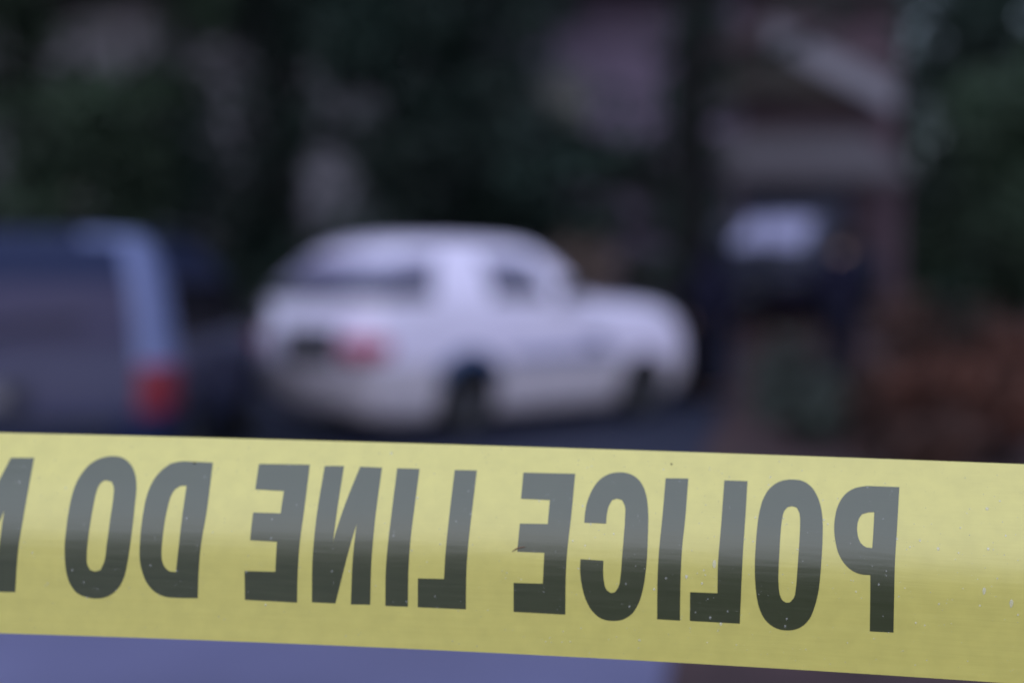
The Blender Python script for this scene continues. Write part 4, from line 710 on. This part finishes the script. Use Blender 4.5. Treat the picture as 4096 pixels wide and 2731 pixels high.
for xx in (3.7, 6.4):
    q = MB(); q.box((xx, 23.75, 1.86), (.13, .13, 2.2)); hpart(q, 'porch_post', M['maroon'])
q = MB(); q.box((5.05, 23.50, 2.98), (3.06, .06, .16)); hpart(q, 'gutter', M['shingle'])
q = MB(); q.box((5.2, 25.3, 2.0), (3.4, .2, 2.2)); hpart(q, 'garage_wall', M['maroon'])
q = MB()
for i in range(4): q.box((4.75, 25.12, 1.28 + i * .5), (2.3, .06, .48))
hpart(q, 'garage_door', M['garage'])
q = MB(); q.box((.9, 26.40, 4.5), (1.1, .06, 1.3)); wf = hpart(q, 'window', M['pale_trim'])
q = MB(); q.box((.9, 26.34, 4.5), (.95, .04, 1.15)); pn = q.build('pane', M['pane'], wf)
q = MB()
q.box((1.6, 26.2, 7.35), (5.6, 2.6, .14), Matrix.Rotation(R(30), 3, 'X')); q.box((5.9, 27.6, 7.4), (3.8, 2.6, .14), Matrix.Rotation(R(30), 3, 'X')); hpart(q, 'roof', M['shingle'])

NB = thing('house', (-6, 33, 0), 'pale grey house half hidden behind the dark trees on the left', 'house')
def npart(mb, name, m):
    o = mb.build(name, m, NB); o.matrix_parent_inverse = Matrix.Translation(-Vector((-6, 33, 0))); return o
q = MB()
for i in range(30): q.box((-6.5, 33 + .01 * (i % 2), .3 + i * .27), (12.5, .3, .268), Matrix.Rotation(R(-2.5), 3, 'X'))
npart(q, 'siding_wall', M['pale_siding'])
q = MB(); q.box((-6.5, 32.4, 8.6), (13.2, 2.8, .15), Matrix.Rotation(R(32), 3, 'X')); npart(q, 'roof', M['shingle'])
for xx in (-10.2, -5.2, -2.6):
    q = MB(); q.box((xx, 32.80, 3.4), (1.0, .05, 1.4)); w_ = npart(q, 'window', M['pale_trim'])
    q = MB(); q.box((xx, 32.74, 3.4), (.86, .03, 1.26)); q.build('pane', M['pane'], w_)

# ------------------------------------------------------------------ trees and shrubs
def leaf_crown(rnd, clumps, size, holes=(), flat=0.8):
    v = []; f = []
    for (c, r, n) in clumps:
        c = Vector(c); r = Vector(r) if isinstance(r, (tuple, list)) else Vector((r, r, r * flat))
        for _ in range(n):
            d = Vector((rnd.gauss(0, 1), rnd.gauss(0, 1), rnd.gauss(0, 1))).normalized() * (rnd.random() ** .45)
            p = c + Vector((d.x * r.x, d.y * r.y, d.z * r.z))
            if rnd.random() > .10 and any((p.x - hx) ** 2 + (p.z - hz) ** 2 < hr * hr * rnd.uniform(.6, 1.25) for (hx, hz, hr) in holes): continue
            s = size * rnd.uniform(.6, 1.3)
            nrm = (d + Vector((rnd.uniform(-.8, .8), rnd.uniform(-.8, .8), rnd.uniform(-.2, 1.0)))).normalized()
            a = nrm.orthogonal().normalized(); a = (Matrix.Rotation(rnd.uniform(0, 6.28), 3, nrm) @ a); b = nrm.cross(a)
            k = len(v)
            v += [p - a * s * .5, p + b * s * .26 + nrm * s * .06, p + a * s * .5, p - b * s * .26 + nrm * s * .06]
            f.append([k, k + 1, k + 2, k + 3])
    return v, f
def tree(name, loc, label, cat, trunk, clumps, leaf, bark, size, seed, holes=(), group=None, parts=('trunk', 'crown')):
    rnd = random.Random(seed); base = Vector(loc)
    t = thing(name, loc, label, cat, 0, group)
    tb = MB()
    for (pp, rr) in trunk: tb.tube([Vector(p) - base for p in pp], rr, 9)
    tb.build(parts[0], bark, t, True)
    v, f = leaf_crown(rnd, clumps, size, holes)
    mesh(parts[1], [Vector(p) - base for p in v], f, leaf, t)
    return t
def fill(rnd, x0, x1, z0, z1, y0, y1, n, r, leaves):
    out = []
    for i in range(n):
        out.append(((rnd.uniform(x0, x1), rnd.uniform(y0, y1), rnd.uniform(z0, z1)), r * rnd.uniform(.7, 1.3), leaves))
    return out
def limbs(x, y, z0, h, r, n, rnd, spread):
    tr = [([(x, y, z0 - .1), (x + .03, y, z0 + h * .3), (x - .05, y, z0 + h * .65), (x + .04, y, z0 + h)], [r * 1.25, r, r * .75, r * .25])]
    for i in range(n):
        zz = z0 + h * (.3 + .6 * i / n); a = rnd.uniform(0, 6.28); L = spread * rnd.uniform(.5, 1)
        tr.append(([(x, y, zz), (x + math.cos(a) * L * .5, y + math.sin(a) * L * .5, zz + L * .25), (x + math.cos(a) * L, y + math.sin(a) * L, zz + L * .4)], [r * .4, r * .25, r * .08]))
    return tr

rnd = random.Random(3)
# tall dark trunk behind the white car's bonnet
X, Y = 2.0, 16.0
Z = gz(X, Y)
tk = [([(X + .05, Y, Z - .2), (X, Y, 1.4), (X - .02, Y, 3.0), (X + .03, Y, 5.2), (X, Y, 8.5)], [.29, .235, .22, .20, .10]),
      ([(X, Y, 2.35), (1.4, Y - .1, 2.65), (.6, Y - .3, 3.0), (-.2, Y - .4, 3.15)], [.15, .115, .08, .04]),
      ([(X, Y, 1.75), (1.5, Y + .1, 1.85), (.9, Y + .2, 2.2)], [.08, .05, .025]),
      ([(X, Y, 4.1), (2.6, Y + .2, 4.7), (3.5, Y + .3, 5.4)], [.09, .06, .03]),
      ([(X, Y, 4.4), (1.2, Y, 5.1), (.2, Y - .2, 5.6)], [.10, .07, .03]),
      ([(X, Y, 3.55), (2.7, 15.8, 3.75), (3.6, 15.7, 4.15), (4.5, 15.7, 4.3)], [.10, .075, .05, .02]),
      ([(X, Y, 3.0), (2.6, 15.9, 3.35), (3.3, 15.8, 3.45)], [.08, .05, .02])]
cl = [((.2, Y - .3, 4.75), (.6, .6, .45), 110), ((.1, Y - .3, 3.05), (.5, .4, .22), 70), ((1.0, Y - .2, 2.6), (.5, .5, .22), 70), ((.9, Y + .2, 2.05), (.5, .4, .25), 60),
      ((2.1, Y, 6.3), (2.2, 1.6, 1.3), 700), ((3.3, Y + .3, 5.7), (.8, .7, .4), 120), ((.0, Y - .3, 5.8), (1.2, .9, .5), 200)]
for (cx_, cz_, n_) in ((-.5, 4.3, 60), (.1, 4.15, 70), (.65, 4.3, 60), (.3, 3.8, 26), (1.75, 4.1, 30), (-.3, 3.5, 40), (.6, 2.75, 60), (1.3, 2.75, 60), (.2, 2.6, 60), (1.6, 3.2, 18), (1.1, 3.35, 12), (.9, 3.05, 20), (3.1, 4.6, 30), (3.6, 4.35, 22), (4.1, 4.7, 30), (3.0, 3.9, 14), (4.3, 4.1, 20), (3.4, 4.9, 26), (4.5, 4.5, 26), (2.5, 5.0, 30)):
    cl.append(((cx_, Y - .2 + .1 * math.sin(cx_ * 9), cz_), (.42, .4, .24), n_))
for k_ in range(16): cl.append(((X + (.30 if k_ % 2 else -.30), Y - .1, 1.5 + .24 * k_), (.17, .3, .26), 26))
tree('tall_tree', (X, Y, Z), 'tall dark trunked tree with low bare limbs, standing behind the white car', 'tree', tk, cl, M['leaf_dark'], M['bark'], .20, 11, [(1.3, 4.35, .6)])

# dark evergreens on the left, gaps between their boughs
HOLES1 = [(-5.2, 4.55, .62), (-7.9, 4.75, .60), (-7.2, 2.95, .45)]
tree('evergreen_tree', (-6.2, 18.5, 0), 'broad dark evergreen behind the dark blue van, leftmost of the trees', 'tree',
     limbs(-6.2, 18.5, 0, 9, .22, 9, rnd, 2.2), fill(rnd, -8.6, -4.0, 1.0, 8, 17.2, 19.6, 95, .85, 170), M['leaf_green'], M['bark'], .22, 21, HOLES1, 'dark trees behind the parked cars')
HOLES2 = [(-1.75, 3.5, .60), (-2.7, 2.65, .62), (-4.05, 4.2, .5)]
tree('evergreen_tree', (-3.2, 20, 0), 'dark evergreen standing between the van and the white car, with small pale gaps', 'tree',
     limbs(-3.2, 20, 0, 9.5, .20, 9, rnd, 2.0), fill(rnd, -5.0, -1.2, .8, 8.5, 18.8, 21, 125, .80, 180), M['leaf_dark'], M['bark'], .21, 22, HOLES2, 'dark trees behind the parked cars')
HOLES3 = [(.9, 4.4, .7), (1.7, 3.9, .9), (1.7, 5.4, .6)]
tree('evergreen_tree', (-.7, 21.5, .4), 'dark evergreen rising right behind the roof of the white car', 'tree',
     limbs(-.7, 21.5, .4, 9, .18, 8, rnd, 1.8), fill(rnd, -1.9, .6, .9, 8, 20.4, 22.4, 80, .75, 170), M['leaf_dark'], M['bark'], .20, 23, HOLES3, 'dark trees behind the parked cars')
# green tree leaning in from the right
tree('broadleaf_tree', (6.6, 15.5, 1), 'loose green tree at the right edge beside the house', 'tree',
     limbs(6.6, 15.5, gz(6.6, 15.5), 6, .16, 8, rnd, 1.8), fill(rnd, 4.95, 7.8, 1.1, 3.5, 14.6, 16.6, 100, .55, 150) + fill(rnd, 5.0, 7.6, 3.4, 3.8, 14.8, 16.4, 10, .4, 100), M['leaf_green'], M['bark'], .17, 24)
tree('evergreen_tree', (1.1, 22.5, .8), 'low bushy evergreen under the lavender grey wall, seen over the white car', 'tree',
     limbs(1.1, 22.5, .8, 2.4, .10, 7, rnd, .9), fill(rnd, -.4, 2.7, .9, 3.25, 21.8, 23.2, 46, .5, 120), M['leaf_mid'], M['bark'], .16, 26, (), 'dark trees behind the parked cars')
# thin sapling before the navy car
tree('sapling', (2.95, 16.8, 1), 'thin sapling standing in front of the navy car', 'sapling',
     [([(2.95, 16.8, .9), (2.97, 16.8, 1.7), (2.93, 16.8, 2.2)], [.035, .03, .012])], [((2.95, 16.8, 1.55), (.10, .1, .30), 26)], M['leaf_dark'], M['bark'], .10, 25)

def shrub(name, loc, r, n, leaf, label, seed, size=.12, group=None):
    rd = random.Random(seed); x, y, z = loc
    st_ = []
    for i in range(7):
        a = i * .9; st_.append(([(x, y, z - .05), (x + math.cos(a) * r[0] * .4, y + math.sin(a) * r[1] * .4, z + r[2] * .9), (x + math.cos(a) * r[0] * .7, y + math.sin(a) * r[1] * .7, z + r[2] * 1.6)], [.022, .015, .006]))
    cl = [((x + rd.uniform(-.6, .6) * r[0], y + rd.uniform(-.6, .6) * r[1], z + r[2] * rd.uniform(.5, 1.6)), (r[0] * .5, r[1] * .5, r[2] * .5), n // 9) for _ in range(9)]
    tree(name, loc, label, 'shrub', st_, cl, leaf, M['bark'], size, seed, group=group, parts=('stems', 'foliage'))
shrub('shrub', (2.75, 13.6, gz(2.75, 13.6)), (.55, .5, .42), 900, M['leaf_grey'], 'grey green rounded shrub in front of the navy car', 31)
shrub('shrub', (3.55, 10.4, gz(3.55, 10.4)), (.75, .6, .40), 1300, M['leaf_red'], 'rust red shrub at the right edge just above the tape', 33)
shrub('shrub', (4.6, 12.4, gz(4.6, 12.4)), (.65, .6, .50), 1000, M['leaf_red'], 'tall rust brown shrub at the right edge beneath the green tree', 34)
shrub('shrub', (4.5, 15.3, gz(4.5, 15.3)), (.6, .5, .5), 900, M['leaf_dark'], 'dark green shrub right of the navy car', 35)
shrub('shrub', (.85, 19.3, gz(.85, 19.3)), (.6, .5, .68), 1300, M['leaf_tan'], 'tan dried shrub seen above the white car\'s bonnet', 36)
shrub('shrub', (-5.9, 16.0, 0), (.5, .5, .85), 900, M['leaf_tan'], 'brown shrub rising behind the roof of the dark blue van', 37)

shrub('shrub', (2.75, 9.6, 0), (.5, .4, .26), 700, M['leaf_rust_dark'], 'low rust brown clump of brush nearest the road edge', 41)
shrub('shrub', (2.35, 11.6, 0), (.40, .4, .30), 600, M['leaf_grey'], 'small grey green clump of brush just right of the white car', 42)
shrub('shrub', (4.1, 13.4, gz(4.1, 13.4)), (.75, .6, .62), 1100, M['leaf_rust_dark'], 'tall dark rust brush standing behind the other brush, right of the person in cap', 45)
shrub('shrub', (3.35, 11.0, 0), (.5, .45, .42), 800, M['leaf_red'], 'rust red clump between the low brown clump and the rust red shrub', 46)
shrub('shrub', (4.35, 9.2, 0), (.7, .5, .35), 900, M['leaf_rust_dark'], 'dark red brush in the lower right corner above the tape', 43)
shrub('shrub', (3.2, 12.2, 0), (.5, .5, .36), 800, M['leaf_rust_dark'], 'dark rust brush between the grey green shrub and the rust red shrub', 44)
tree('evergreen_tree', (9.4, 30, .8), 'dark evergreen filling the gap beside the gabled house', 'tree',
     limbs(9.4, 30, .8, 7.5, .18, 8, rnd, 1.6), fill(rnd, 7.1, 13, .8, 5.7, 28.6, 31, 90, .9, 120) + fill(rnd, 7.6, 13, 5.8, 8.6, 28.6, 31, 44, .85, 95), M['leaf_dark'], M['bark'], .26, 27)
# far woods closing the view
rd = random.Random(5)
cl = []
for i in range(260):
    x = rd.uniform(-34, 34); cl.append(((x, 46 + rd.uniform(-3, 5), rd.uniform(.5, 13)), rd.uniform(1.4, 2.6), 42))
    if x > 9.5 and cl[-1][0][2] > 7.2: cl[-1] = (cl[-1][0], cl[-1][1], 46)
v, f = leaf_crown(rd, cl, .9)
tag(mesh('far_woods', v, f, M['leaf_dark']), kind='stuff')
cl = []
for i in range(150):
    x = rd.uniform(-40, 40); cl.append(((x, -30 + rd.uniform(-4, 4), rd.uniform(.5, 6.5)), rd.uniform(1.6, 2.8), 42))
v, f = leaf_crown(rd, cl, .9)
tag(mesh('added_woods_behind_camera', v, f, M['leaf_dark']), kind='stuff')  # unseen trees added behind the camera to darken reflections
